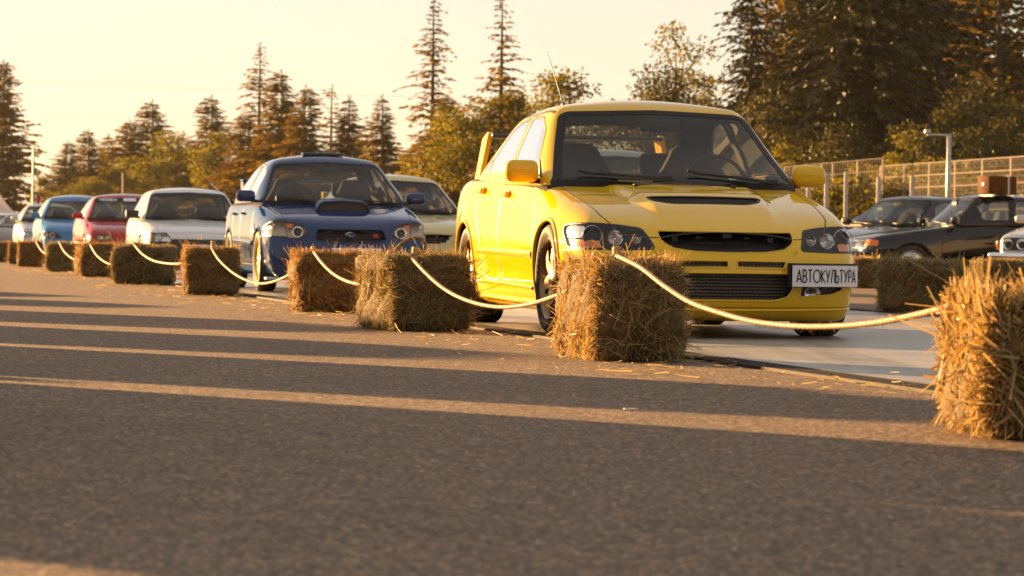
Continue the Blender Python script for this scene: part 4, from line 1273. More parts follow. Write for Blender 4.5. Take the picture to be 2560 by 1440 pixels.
# ---- dark cars on the right
DGREY = paint("dark_grey_paint", (.022, .020, .022), .2, .40, .02)
BLK = paint("black_paint", (.004, .004, .004), .0, .5, .01)
GHL = rounded([(.42, .54), (.42, .66), (.82, .66), (.82, .54)], .015)
GGR = rounded([(-.38, .54), (-.38, .665), (.38, .665), (.38, .54)], .015)
def grey_extra(root, B, G, P, parts):
    lampset(root, B, GHL, [(.52, .60, .05, 'round'), (.68, .60, .05, 'round')], inner=SILVER)
    opening(root, B, 'grille', GGR, .05, CHROME, bars=5)
    plate(root, B, 0, .40)
    for side in ('left', 'right'): B.strip(MB(), side, [(-.45, .46), (1.2, .47), (3.1, .48)], .06, .012, False, .06).build('side_moulding', BLACK, root, True)
grey = build_car(spec(name='dark_grey_sedan', label='dark grey boxy sedan behind the black car, windscreen turned left', group='dark cars parked on the right', loc=(5.66, 53.9, 0), yaw=-.85, paint=DGREY,
    fy=-.82, hood=.70, cowl=.945, cy=.30, wt=1.37, wty=1.0, roof=1.435, W=.86, wb=2.75, ry=3.6, trunk=1.0, belt=.95, blunt=.03, bow=.08, bumper=(-.55, .50), bumper_m=BUMPB,
    holes=[('front', GHL), ('front', mirror_poly(GHL)), ('front', GGR)], extra=grey_extra, mirror_m=BLACK, sglass=glass("hazy_glass", (.62, .66, .62), 2.2, .10, (.30, .34, .32)), wroof=.62, R=.32, rim='disc'))
g2 = copy_tree(grey); g2.location = (5.85, 60.5, 0); g2.rotation_euler.z = -1.25
tag(g2, 'dark sedan mostly hidden, roof showing beside the yellow mirror', 'car', 'dark cars parked on the right')
KHL = rounded([(.34, .56), (.34, .67), (.66, .67), (.66, .56)], .015)
def black_extra(root, B, G, P, parts):
    lampset(root, B, KHL, [(.50, .615, .05, 'round')], inner=SILVER)
    for s_ in (-1, 1):
        pl = rounded([(s_ * .62, .68), (s_ * .76, .68), (s_ * .76, .59), (s_ * .62, .59)][::s_], .01)
        B.patch(MB(), 'front', pl, .008, .03).build('indicator', AMBER, root, True)
        pl = rounded([(s_ * .62, .585), (s_ * .76, .585), (s_ * .76, .54), (s_ * .62, .54)][::s_], .01)
        B.patch(MB(), 'front', pl, .008, .03).build('side_light', LENS, root, True)
        side = 'left' if s_ < 0 else 'right'
        pl = rounded([(-.60, .675), (-.50, .675), (-.52, .595), (-.60, .59)], .01)
        B.patch(MB(), side, pl, .006, .03).build('indicator', AMBER, root, True)
        h = B.hit(side, .52, .745)
        MB().rbox((h[0].x, .52, .745), (.02, .09, .028), .006, 1).build('side_repeater', LENS, root)
    MB().rbox((0, -.86, .45), (1.62, .16, .13), .04, 3).build('front_bumper', mat("bumper_grey", (.10, .10, .10), .4), root, True)
    opening(root, B, 'grille', rounded([(-.32, .56), (-.32, .67), (.32, .67), (.32, .56)], .015), .04, CHROME, bars=4)
black = build_car(spec(name='black_saloon', label='black car side-on at far right with a suitcase on its roof', group='dark cars parked on the right', loc=(5.90, 50.9, 0), yaw=-1.42, paint=BLK,
    fy=-.78, hood=.70, cowl=.935, cy=.52, wt=1.345, wty=.98, roof=1.41, W=.85, wb=2.5, ry=3.5, trunk=1.0, belt=.945, blunt=.05, R=.31, rim='disc', holes=[('front', KHL), ('front', mirror_poly(KHL))], extra=black_extra, wroof=.63, bow=.12))
def bmw_extra(root, B, G, P, parts):
    pl = rounded([(-.82, .73), (.82, .73), (.81, .55), (-.81, .55)], .02)
    pn = B.patch(MB(), 'front', pl, .004, .04).build('front_panel', BLACK, root)
    for s_ in (-1, 1):
        for x in (.38, .60):
            h = B.hit('front', s_ * x, .64)
            MB().lathe([(h[0].y - .004, .078), (h[0].y - .016, .075), (h[0].y - .006, .066), (h[0].y + .02, .002)], 24, (s_ * x, 0, .64), 'y').build('headlight', SILVER, root, True)
        h = B.hit('front', s_ * .78, .62)
        MB().rbox((s_ * .80, h[0].y + .02, .625), (.09, .14, .13), .015, 2).build('indicator', AMBER, root, True)
        h = B.hit('front', s_ * .075, .66)
        MB().rbox((s_ * .075, h[0].y - .012, .65), (.125, .04, .20), .03, 3).build('kidney_grille', CHROME, root, True)
        MB().rbox((s_ * .075, h[0].y - .030, .65), (.098, .012, .17), .02, 2).build('kidney_slats', BLACK, root)
        fb = MB()
        for i in range(4): fb.box((s_ * .20, h[0].y - .004, .58 + .04 * i), (.12, .012, .010))
        fb.build('grille_bars', CHROME, root)
    MB().rbox((0, -.84, .47), (1.66, .16, .10), .03, 3).build('front_bumper', CHROME, root, True)
build_car(spec(name='silver_sedan', label='silver car with round headlights cut off by the right edge', loc=(7.86, 47.2, 0), yaw=-.5, paint=SILV,
    fy=-.78, hood=.76, cowl=.95, cy=.35, wt=1.34, wty=1.0, roof=1.40, W=.835, wb=2.6, ry=3.4, trunk=.98, belt=.95, blunt=.01, bow=.06, R=.30, rim='disc', extra=bmw_extra))
# suitcase strapped on the black car's roof
sc = empty('roof_suitcase', (7.36, 50.55, 1.385), .42)
tag(sc, 'brown suitcase with pale strap on the roof of black car', 'suitcase')
MB().rbox((0, 0, .155), (.50, .34, .28), .02, 2).build('case', mat("suitcase_leather", (.10, .035, .008), .8, spec=.1, noise=.3, nscale=9), sc, True, 40)
MB().rbox((.10, -.002, .155), (.035, .35, .29), .006, 1).build('strap', mat("pale_strap", (.6, .5, .38), .6), sc)
MB().rbox((-.254, -.0, .17), (.006, .05, .05), .003, 1).build('case_label', WHITEPL, sc)
for dx in (-.18, .18):
    MB().box((dx, 0, .0), (.03, .36, .03)).build('rack_foot', CHROME, sc)

# ---- unseen cars added left of the frame, spaced to cast streaked shade on the asphalt
for i, (w_, u_) in enumerate(((3.82, 11.0), (5.66, 14.0), (8.02, 17.4), (10.2, 21.9), (12.68, 25.5), (15.45, 31), (17.5, 35), (18.8, 41), (21.3, 46), (24.5, 51))):
    c = copy_tree(silver if i % 2 else grey)
    c.location = (.7071 * (w_ - u_), .7071 * (w_ + u_), 0); c.rotation_euler.z = -2.356 + .20
    tag(c, ('pale' if i % 2 else 'dark') + ' car added out of view at left to cast shade on the asphalt', 'car', 'unseen cars added to cast shade')
# ================================================================== HAY BALES, STAKES, ROPES
def strawmat(name, c1, c2, tr=.3):
    m = leafmat(name, c1, c2, tr, (1.15, 1.0, .7)); return m
STRAW_GOLD = strawmat("straw_gold", (.13, .080, .022), (.68, .50, .22))
STRAW_GREEN = strawmat("straw_greenish", (.085, .065, .022), (.50, .40, .18))
STRAW_BROWN = strawmat("straw_brown", (.11, .06, .018), (.55, .36, .13))
CORE_HAY = mat("hay_core", (.10, .060, .016), .95, noise=.6, nscale=35, bump=1.0, bscale=60)
WOOD = mat("stake_wood", (.42, .25, .10), .7, noise=.35, nscale=30)
def ribbons(P, D, Ln, Wd, bend, rng, segs=2):
    """bent flat straws: P base, D unit direction, Ln length, Wd width"""
    n = len(P)
    r = rng.normal(size=(n, 3)); sd_ = np.cross(D, r); sd_ /= np.linalg.norm(sd_, axis=1)[:, None] + 1e-9
    b = rng.normal(size=(n, 3)) * bend[:, None] * np.where(rng.random(n) < .25, 2.2, .6)[:, None]
    V = np.zeros((n, (segs + 1) * 2, 3))
    for i in range(segs + 1):
        t = i / segs
        c = P + D * (Ln * t)[:, None] + b * (t * t)
        w = Wd * (1 - .35 * t)
        V[:, 2 * i] = c + sd_ * w[:, None] / 2; V[:, 2 * i + 1] = c - sd_ * w[:, None] / 2
    F = []
    base = (np.arange(n) * (segs + 1) * 2)[:, None]
    for i in range(segs): F.append(base + np.array([[2 * i, 2 * i + 1, 2 * i + 3, 2 * i + 2]]))
    return V.reshape(-1, 3), np.concatenate(F, 0)
def set_tone(me, tone_per_vert):
    a = me.attributes.new("tone", 'FLOAT', 'POINT'); a.data.foreach_set("value", np.asarray(tone_per_vert, np.float32))
def make_bale(loc, rz, L, Wd, H, label, straw, n=6000, seed=0, width=.0042, shag=1.0, group='hay bales along the rope'):
    """long axis along local y, cut end faces -y"""
    rng = np.random.default_rng(100 + seed)
    r = empty("hay_bale", loc, rz); tag(r, label, "hay bale", group)
    bm = bmesh.new(); bmesh.ops.create_cube(bm, size=1)
    bmesh.ops.subdivide_edges(bm, edges=bm.edges[:], cuts=11, use_grid_fill=True)
    sk = rng.uniform(-.03, .03, 4)
    for v in bm.verts:
        c = v.co.copy(); q = Vector((c.x * 2, c.y * 2, c.z * 2))
        e = 6.0; k = (abs(q.x) ** e + abs(q.y) ** e + abs(q.z) ** e) ** (1 / e)
        q = q / max(k, 1e-6) * max(abs(q.x), abs(q.y), abs(q.z))
        nz = .018 * math.sin(q.x * 5 + seed) * math.cos(q.z * 4 + seed * 2) + .014 * math.sin(q.y * 9 + q.z * 6 + seed * 3)
        v.co = Vector((q.x * (Wd / 2 + nz) + sk[0] * q.z * .5, q.y * (L / 2 + nz), max(0.0, H / 2 + q.z * (H / 2 + nz * .7) + sk[1] * q.x * .4)))
    me = bpy.data.meshes.new("core"); bm.to_mesh(me); bm.free()
    me.polygons.foreach_set("use_smooth", np.ones(len(me.polygons), bool))
    link_obj("core", me, r, CORE_HAY)
    # straws
    a = np.array([Wd * H * 1.5, Wd * H * .4, L * H * 1.4, L * H * .5, Wd * L]); a = a / a.sum()
    face = rng.choice(5, n, p=a)      # 0 front(-y) 1 back 2 left(-x) 3 right 4 top
    u = rng.uniform(-1, 1, n); v = rng.uniform(-1, 1, n)
    P = np.zeros((n, 3)); N = np.zeros((n, 3)); T1 = np.zeros((n, 3)); T2 = np.zeros((n, 3))
    for f, (ax, sg) in enumerate(((1, -1), (1, 1), (0, -1), (0, 1), (2, 1))):
        k = face == f
        if ax == 1:
            P[k, 0] = u[k] * Wd / 2; P[k, 2] = H / 2 + v[k] * H / 2; P[k, 1] = sg * L / 2; T1[k, 0] = 1; T2[k, 2] = 1
        elif ax == 0:
            P[k, 1] = u[k] * L / 2; P[k, 2] = H / 2 + v[k] * H / 2; P[k, 0] = sg * Wd / 2; T1[k, 1] = 1; T2[k, 2] = 1
        else:
            P[k, 0] = u[k] * Wd / 2; P[k, 1] = v[k] * L / 2; P[k, 2] = H; T1[k, 0] = 1; T2[k, 1] = 1
        N[k, ax] = sg
    # rounded edges: pull the corners in
    cen = np.array([0, 0, H / 2]); q = (P - cen) / np.array([Wd / 2, L / 2, H / 2]); e = 6.0
    kk = (np.abs(q) ** e).sum(1) ** (1 / e); q = q / kk[:, None] * np.abs(q).max(1)[:, None]; P = cen + q * np.array([Wd / 2, L / 2, H / 2])
    P -= N * rng.uniform(.0, .03, n)[:, None]
    # lumps: flakes of hay bulging out
    lump = .016 * np.sin(P[:, 0] * 17 + seed) * np.sin(P[:, 2] * 15 + seed * 1.7) + .012 * np.sin(P[:, 1] * 21 + P[:, 2] * 9 + seed)
    P += N * lump[:, None]
    th = rng.uniform(0, 2 * PI, n)
    vert = (face == 2) | (face == 3)
    th = np.where(vert & (rng.random(n) < .65), rng.normal(PI / 2, .45, n) + PI * (rng.random(n) < .5), th)
    out = np.abs(rng.normal(0, .09, n)) * shag
    wild = rng.random(n) < .018 * shag
    out = np.where(wild, rng.uniform(.5, 1.4, n), out)
    D = T1 * np.cos(th)[:, None] + T2 * np.sin(th)[:, None] + N * out[:, None]
    D /= np.linalg.norm(D, axis=1)[:, None]
    Ln = rng.gamma(4, .026, n) * (shag ** .3) * np.where(vert, .8, 1.0); Ln = np.clip(Ln, .03, .26); Ln = np.where(wild | (face == 4), np.minimum(Ln, .085), Ln)
    P -= D * (Ln * .45)[:, None]
    P[:, 2] = np.maximum(P[:, 2], .006)
    W_ = width * rng.uniform(.5, 1.5, n)
    V, F = ribbons(P, D, Ln, W_, Ln * .12, rng)
    V[:, 2] = np.maximum(V[:, 2], .004)
    me = mesh_np("straw", V, F)
    tone = np.clip(rng.beta(1.6, 2.2, n) + np.where(rng.random(n) < .05, .4, 0), 0, 1)
    set_tone(me, np.repeat(tone, 6))
    o = link_obj("straw", me, r, straw); tag(o, kind="stuff")
    return r
BALES = {}
def bale_at(key, px, py, rz, L, Wd, H, label, straw, n, seed, **k):
    p = on_ground(px, py)
    d = Vector((-math.sin(rz), math.cos(rz), 0))
    c = p + d * (L / 2)
    BALES[key] = (c, rz, L, Wd, H)
    return make_bale(tuple(c), rz, L, Wd, H, label, straw, n, seed, **k)
G2 = 'hay bales on the far side of the concrete'
bale_at('a', 2676, 1104, .02, .78, .50, .405, 'nearest hay bale, shaggy and golden, cut off by the right edge', STRAW_GOLD, 13000, 1, shag=1.25, width=.0068)
bale_at('b', 1603, 905, .205, .85, .445, .455, 'squarish hay bale standing before the front bumper of yellow car', STRAW_GOLD, 15000, 2, shag=1.0, width=.0038)
bale_at('c', 1085, 829, .33, .80, .53, .445, 'wide hay bale with tall stake, beside the yellow car rear wheel', STRAW_GREEN, 15000, 3, shag=1.2, width=.004)
bale_at('d', 828, 781, .14, .80, .52, .445, 'hay bale before the right half of blue car bumper, dark front', STRAW_BROWN, 8000, 4, width=.005)
bale_at('e', 530, 740, .12, .80, .52, .45, 'hay bale left of the gold front wheel of blue car', STRAW_BROWN, 7000, 5, width=.005)
bale_at('f', 341, 712, -.12, .70, .64, .455, 'dark greenish bale turned sideways before the white hatchback', STRAW_GREEN, 5500, 6, width=.006)
bale_at('g', 245, 693, .22, .80, .50, .455, 'hay bale with bright ragged left end, below the red coupe', STRAW_BROWN, 5000, 7, width=.007)
bale_at('h', 148, 680, .02, .75, .44, .45, 'dark hay bale below the light blue car', STRAW_GREEN, 4000, 8, width=.008)
bale_at('i', 73, 668, .10, .75, .42, .45, 'dark hay bale below the pale silver car', STRAW_BROWN, 4000, 9, width=.008)
bale_at('j', 12, 656, .15, .75, .36, .43, 'farthest hay bale, cut off by the left edge', STRAW_BROWN, 2500, 10, width=.009)
bale_at('j2', 40, 661, .1, .60, .30, .43, 'narrow hay bale behind the second bale from the left edge', STRAW_BROWN, 2500, 21, width=.009)
bale_at('k', 2285, 784, -.30, .75, .66, .44, 'dark shaggy hay bale behind the yellow car, beside number plate', STRAW_GREEN, 8000, 11, width=.006, shag=1.5, group=G2)
bale_at('l', 2172, 721, .18, .8, .44, .42, 'hay bale under the orange lamp of black car', STRAW_GOLD, 4000, 12, width=.008, group=G2)
bale_at('m', 2512, 728, .12, .8, .62, .42, 'hay bale in front of the silver car at right edge', STRAW_GREEN, 5000, 13, width=.008, group=G2)
# stakes: (bale, image x, image y of the top) -> a short wooden stake driven into the bale top
def stake_on(key, px, ytop, label, tilt=.06, w=.036):
    c, rz, L, Wd, H = BALES[key]
    D = c.y - .22
    t = at_depth(px, ytop, D)
    o = MB().rbox((0, 0, 0), (w, w * .72, t.z - H + .16), .004, 1).build("wooden_stake", WOOD)
    o.location = (t.x, D, (t.z + H - .16) / 2); o.rotation_euler = (0, tilt, .4)
    tag(o, label, "stake", "wooden stakes in the hay bales")
    return Vector((t.x, D, H))
S = {}
S['b'] = stake_on('b', 1545, 616, 'short wooden stake on the bale before the yellow car', -.08)
S['c'] = stake_on('c', 1036, 617, 'wooden stake with rope looped over it, on the wide bale')
S['d'] = stake_on('d', 783, 616, 'small stake on the bale before the blue car bumper', .02)
S['e'] = stake_on('e', 532, 602, 'small stake on the bale left of the gold wheel', .02)
S['f'] = stake_on('f', 336, 606, 'small stake on the dark sideways bale', .02)
S['g'] = stake_on('g', 226, 604, 'small stake on the bale below the red coupe', .02)
S['h'] = stake_on('h', 148, 602, 'small stake on the bale below the light blue car', .02)
S['i'] = stake_on('i', 92, 601, 'small stake on the bale below the pale silver car', .02)
S['k'] = stake_on('k', 2268, 640, 'small stake on the dark shaggy bale at right', .02)
S['l'] = stake_on('l', 2200, 637, 'small stake on the bale under the black car', .02)
# ropes
ROPE = leafmat("rope_fibre", (.17, .115, .06), (.29, .20, .11), .08, (1, .9, .7))
def make_rope(pts, rad, label, group="ropes strung from bale to bale", fuzz=0, seed=0, sub=26):
    # Catmull-Rom through the points
    P = [Vector(p) for p in pts]; Q = []
    for i in range(len(P) - 1):
        p0, p1, p2, p3 = P[max(i - 1, 0)], P[i], P[i + 1], P[min(i + 2, len(P) - 1)]
        for t in np.linspace(0, 1, sub, endpoint=False):
            Q.append(.5 * ((2 * p1) + (p2 - p0) * t + (2 * p0 - 5 * p1 + 4 * p2 - p3) * t * t + (3 * p1 - p0 - 3 * p2 + p3) * t ** 3))
    Q.append(P[-1])
    # re-space evenly for the twist
    d = [0]
    for a, b in zip(Q[:-1], Q[1:]): d.append(d[-1] + (b - a).length)
    tot = d[-1]; step = max(.012, tot / 260); m = max(8, int(tot / step))
    qa = np.array(Q); s_ = np.linspace(0, tot, m)
    C = np.stack([np.interp(s_, d, qa[:, k]) for k in range(3)], 1)
    n = 12; V = []; F = []; tone = []
    for i in range(m):
        t = C[min(i + 1, m - 1)] - C[max(i - 1, 0)]; t /= np.linalg.norm(t)
        a = np.cross(t, (0, 0, 1.0)); 
        if np.linalg.norm(a) < 1e-3: a = np.array((1.0, 0, 0))
        a /= np.linalg.norm(a); b = np.cross(a, t)
        tw = s_[i] / .055 * 2 * PI / 3
        for k in range(n):
            th = 2 * PI * k / n
            lob = abs(math.cos(1.5 * (th - tw)))
            r = rad * (.78 + .30 * lob)
            V.append(C[i] + (a * math.cos(th) + b * math.sin(th)) * r); tone.append(.1 + .8 * lob)
    for i in range(m - 1):
        for k in range(n): F.append((i * n + k, i * n + (k + 1) % n, (i + 1) * n + (k + 1) % n, (i + 1) * n + k))
    me = mesh_np("rope", V, F, True); set_tone(me, tone)
    o = link_obj("rope", me, None, ROPE); tag(o, label, "rope", group)
    if fuzz:
        rng = np.random.default_rng(seed); k = rng.integers(0, m, fuzz)
        D = rng.normal(size=(fuzz, 3)); D /= np.linalg.norm(D, axis=1)[:, None]
        Vf, Ff = ribbons(C[k] + D * rad * .8, D, rng.uniform(.006, .018, fuzz), np.full(fuzz, .0009), np.full(fuzz, .004), rng)
        mf = mesh_np("loose_fibres", Vf, Ff); set_tone(mf, np.full(len(Vf), .8))
        tag(link_obj("loose_fibres", mf, o, ROPE), kind="stuff")
    return o
def span(key0, key1, pix, rad, label, start=None, endD=None, fuzz=0, seed=0):
    """rope through image points, depths running from bale key0 to bale key1"""
    D0 = BALES[key0][0].y - BALES[key0][2] * .30 if start is None else start
    D1 = BALES[key1][0].y + .05 if endD is None else endD
    pts = []; n = len(pix)
    for i, (x, y) in enumerate(pix):
        pts.append(at_depth(x, y, D0 + (D1 - D0) * i / (n - 1)))
    # rope comes over the top of its bale first: keep it in front of the front face
    return make_rope(pts, rad, label, fuzz=fuzz, seed=seed)
fr = lambda k: BALES[k][0].y - BALES[k][2] * .5
span('b', 'a', [(1543, 640), (1600, 668), (1660, 714), (1725, 755), (1800, 782), (1880, 803), (1980, 815), (2080, 816), (2180, 808), (2270, 792), (2350, 773), (2420, 752)], .0106, 'thick pale rope sagging from centre bale to the nearest bale at right', start=fr('b') - .05, endD=fr('a') + .35, fuzz=1500, seed=1)
span('c', 'b', [(1030, 645), (1062, 680), (1105, 718), (1150, 744), (1205, 762), (1262, 768), (1322, 761), (1372, 746), (1420, 728)], .0106, 'pale rope sagging across the sill of the yellow car', start=fr('c') - .05, endD=fr('b') + .5, fuzz=900, seed=2)
span('d', 'c', [(785, 630), (803, 655), (830, 682), (860, 700), (893, 710), (930, 712)], .0106, 'rope hanging down the front of the bale before blue bumper', start=fr('d') - .04, endD=fr('c') + .4, fuzz=300, seed=3)
span('e', 'd', [(530, 622), (548, 650), (580, 680), (615, 700), (650, 709), (685, 704), (718, 690), (745, 672)], .0106, 'rope sagging below the blue car front wheel', start=fr('e') - .04, endD=fr('d') + .5, fuzz=300, seed=4)
span('f', 'e', [(336, 612), (355, 634), (380, 650), (405, 657), (437, 660), (460, 658)], .012, 'rope hanging across the dark sideways bale', start=fr('f') - .04, endD=fr('e') + .5)
span('g', 'f', [(226, 612), (240, 636), (258, 652), (277, 661), (300, 664)], .012, 'rope hanging on the bale below the red coupe', start=fr('g') - .04, endD=fr('f') + .4)
span('h', 'g', [(148, 605), (158, 625), (172, 640), (190, 651), (205, 655)], .012, 'rope hanging on the bale below the light blue car', start=fr('h') - .04, endD=fr('g') + .4)
span('i', 'h', [(90, 604), (97, 617), (105, 628), (118, 636)], .012, 'rope hanging on the bale below the silver car', start=fr('i') - .04, endD=fr('h') + .4)
span('k', 'l', [(2268, 650), (2300, 668), (2340, 690), (2370, 706)], .009, 'thin rope crossing the dark shaggy bale at right', start=fr('k') - .05, endD=fr('k') - .1)
# loop of rope over the tall stake of bale c, knots on bale b and c
p = S['c']
make_rope([p + Vector((-.12, -.01, .02)), p + Vector((-.07, -.02, .075)), p + Vector((0, -.03, .105)), p + Vector((.055, -.03, .09)), p + Vector((.06, -.02, .03)), p + Vector((.01, -.05, .012)), p + Vector((-.03, -.05, .0))], .0106, 'loop of thick rope slung over the stake of the wide bale', 'rope loops round the stakes', fuzz=80, seed=9)
p = S['b']
make_rope([p + Vector((-.035, .0, .012)), p + Vector((.0, -.035, .02)), p + Vector((.035, -.005, .024)), p + Vector((.0, .035, .02)), p + Vector((-.04, -.01, .01))], .012, 'rope loop tied round the stake of centre bale', 'rope loops round the stakes', fuzz=80, seed=10)
# loose straw lying about
def litter(n, cx, cy, sx, sy, seed, name_label):
    rng = np.random.default_rng(seed)
    t = rng.uniform(-8, 40, n); off = rng.normal(-.45, .35, n)
    P = np.array([(P0 + ROWD * a + ROWN * b)[:] for a, b in zip(t, off)]); P[:, 2] = rng.uniform(.006, .016, n)
    th = rng.uniform(0, 2 * PI, n); D = np.stack([np.cos(th), np.sin(th), rng.normal(0, .06, n)], 1)
    V, F = ribbons(P, D, rng.gamma(3, .022, n), rng.uniform(.002, .005, n), np.full(n, .008), rng)
    V[:, 2] = np.maximum(V[:, 2], .005)
    me = mesh_np("straw_litter", V, F); set_tone(me, np.repeat(rng.uniform(.4, 1, n), 6))
    return tag(link_obj("straw_litter", me, None, STRAW_GOLD), 'scattered loose straws on the asphalt along the bales', 'straw', kind='stuff')
litter(1700, 0, 0, 0, 0, 5, '')
q = on_ground(1577, 1027)
sp_ = MB().rbox((0, 0, .006), (.045, .018, .004), .0015, 1).build("paper_scrap", mat("scrap_white", (.75, .68, .55), .6)); sp_.location = q; sp_.rotation_euler = (0, 0, .2)
tag(sp_, "small white scrap lying in the light streak on the asphalt", "litter")
# ================================================================== TREES
BARK = mat("bark", (.09, .06, .04), .9, noise=.5, nscale=8)
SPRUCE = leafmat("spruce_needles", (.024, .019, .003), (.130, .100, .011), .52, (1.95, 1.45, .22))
SPRUCE_D = leafmat("shaded_spruce_needles", (.005, .007, .003), (.030, .030, .009), .22, (1.5, 1.4, .40))  # colour lowered to carry the shade on sides turned from the sun
LEAF = leafmat("broad_leaves", (.034, .032, .004), (.145, .130, .012), .54, (1.72, 1.53, .25))
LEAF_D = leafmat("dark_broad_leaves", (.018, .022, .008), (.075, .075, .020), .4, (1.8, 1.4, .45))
def leaf_quads(P, D, Ln, Wd, rng, flat=.5):
    """pointed leaf-cluster quads: base P, direction D"""
    n = len(P)
    r = rng.normal(size=(n, 3)); r[:, 2] = r[:, 2] * (1 - flat) + flat * 1.5
    s_ = np.cross(D, r); s_ /= np.linalg.norm(s_, axis=1)[:, None] + 1e-9
    V = np.zeros((n, 4, 3))
    V[:, 0] = P; V[:, 2] = P + D * Ln[:, None]
    mid = P + D * (Ln * .45)[:, None]
    V[:, 1] = mid + s_ * Wd[:, None] / 2; V[:, 3] = mid - s_ * Wd[:, None] / 2
    F = np.arange(n * 4).reshape(n, 4)
    return V.reshape(-1, 3), F
def trunk_mesh(H, r0, rng, bend=.1, top=.05, n=7, seg=9):
    mb = MB(); pts = []; rad = []
    bx, by = rng.normal(0, bend, 2)
    for i in range(seg):
        t = i / (seg - 1); pts.append((bx * math.sin(t * 3) * t, by * math.sin(t * 2.2) * t, H * t)); rad.append(r0 * (1 - t) ** .8 + top * .2)
    mb.tube(pts, rad, n); return mb
def conifer_meshes(key, H=10.0, R=1.9, base=.12, step=.34, nb=6, gap=.15, seed=0, shape=1.0, m=SPRUCE, droop=.35, dens=1.0, size=1.0):
    rng = np.random.default_rng(seed)
    tm = trunk_mesh(H, .014 * H, rng, .05); 
    Ps = []; Ds = []; Ls = []; Ws = []; Ts = []
    z = base * H
    while z < H * .985:
        t = (z - base * H) / (H - base * H)
        rr = R * (1 - t) ** shape * (1.0 if t > .12 else .75 + 2 * t) + .10
        k = nb if t < .8 else max(3, nb - 2)
        az0 = rng.uniform(0, 2 * PI)
        for b in range(k):
            if rng.random() < gap: continue
            az = az0 + 2 * PI * b / k + rng.normal(0, .25)
            irr = .5 + .5 * math.sin(az * 2.0 + z * 1.1 + seed) * math.sin(z * 2.3 + seed * 2.1 + az)
            L = rr * rng.uniform(.50, 1.0) * (.62 + .75 * irr)
            up = rng.uniform(.05, .30) * (1 + t * 1.6) ; dr = droop * rng.uniform(.6, 1.3)
            d = np.array((math.cos(az), math.sin(az), 0)); side = np.array((-math.sin(az), math.cos(az), 0))
            nq = max(4, int(L / .085 * dens))
            for q in range(nq):
                s_ = (q + rng.random()) / nq
                p = d * L * s_ + np.array((0, 0, z + L * (up * s_ - dr * s_ * s_)))
                sg = rng.choice((-1, 1)); a = rng.uniform(.3, 1.1)
                dd = d * math.cos(a) + side * sg * math.sin(a) + np.array((0, 0, -.18 - .35 * rng.random()))
                dd /= np.linalg.norm(dd)
                ln = (.16 + .34 * L / max(R, .5) * (1 - s_ * .55)) * rng.uniform(.7, 1.3) * size
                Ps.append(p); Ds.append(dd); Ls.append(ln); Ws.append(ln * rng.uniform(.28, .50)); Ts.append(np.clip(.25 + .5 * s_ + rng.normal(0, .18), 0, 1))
        z += step * (1 - .45 * t) * rng.uniform(.7, 1.3)
    # leader
    for q in range(14):
        Ps.append(np.array((0, 0, H * (.93 + .07 * q / 14)))); a = rng.uniform(0, 2 * PI)
        Ds.append(np.array((math.cos(a) * .5, math.sin(a) * .5, .6))); Ls.append(.22); Ws.append(.06); Ts.append(.5)
    V, F = leaf_quads(np.array(Ps), np.array(Ds), np.array(Ls), np.array(Ws), rng, .75)
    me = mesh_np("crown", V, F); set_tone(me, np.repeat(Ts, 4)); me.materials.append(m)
    t2 = bpy.data.meshes.new("trunk"); t2.from_pydata(tm.v, [], tm.f); t2.update(); t2.materials.append(BARK)
    return (t2, me, H)
def broad_meshes(key, H=8.0, R=2.2, n=7000, seed=0, m=LEAF, clumps=26, base=.25, leaf=.17, cz=.62, airy=.55, top=1.0):
    rng = np.random.default_rng(seed)
    mb = trunk_mesh(H * .85, .018 * H, rng, .15)
    Ps = []; Ds = []; Ls = []; Ws = []; Ts = []
    for c in range(clumps):
        u = rng.normal(size=3); u /= np.linalg.norm(u); rad = rng.uniform(.35, 1.0) ** .6
        zc = base * H + (H * (1 - base)) * .5 + u[2] * rad * H * (1 - base) * .47
        tt = (zc / H - base) / (1 - base)
        w = R * (1.15 * math.sin(PI * min(1, max(.06, tt * .86 + .10))) ** .8) * top
        cen = np.array((u[0] * rad * w, u[1] * rad * w, zc)); cr = R * rng.uniform(.22, .42)
        # limb
        b0 = np.array((0, 0, max(.15 * H, zc - abs(cen[:2]).sum() * .9 - .2)))
        mb.tube([tuple(b0), tuple(b0 * .5 + cen * .5 + np.array((0, 0, -.1))), tuple(cen)], [.03 * H * .12 + .02, .03, .012], 5, False)
        k = n // clumps
        v = rng.normal(size=(k, 3)); v /= np.linalg.norm(v, axis=1)[:, None]
        v *= (rng.random(k) ** (1 / 3 * (1 + airy)))[:, None] * cr * np.array((1.1, 1.1, .8))
        Ps.append(cen + v); d = v / (np.linalg.norm(v, axis=1)[:, None] + 1e-6) * .6 + rng.normal(size=(k, 3)) * .6 + np.array((0, 0, -.15))
        Ds.append(d / np.linalg.norm(d, axis=1)[:, None]); Ls.append(leaf * rng.uniform(.6, 1.4, k)); Ws.append(leaf * rng.uniform(.4, .8, k))
        Ts.append(np.clip(rng.normal(.5, .12) + rng.normal(0, .2, k), 0, 1))
    V, F = leaf_quads(np.concatenate(Ps), np.concatenate(Ds), np.concatenate(Ls), np.concatenate(Ws), rng, .2)
    me = mesh_np("crown", V, F); set_tone(me, np.repeat(np.concatenate(Ts), 4)); me.materials.append(m)
    t2 = bpy.data.meshes.new("trunk"); t2.from_pydata(mb.v, [], mb.f); t2.update(); t2.materials.append(BARK)
    return (t2, me, H)
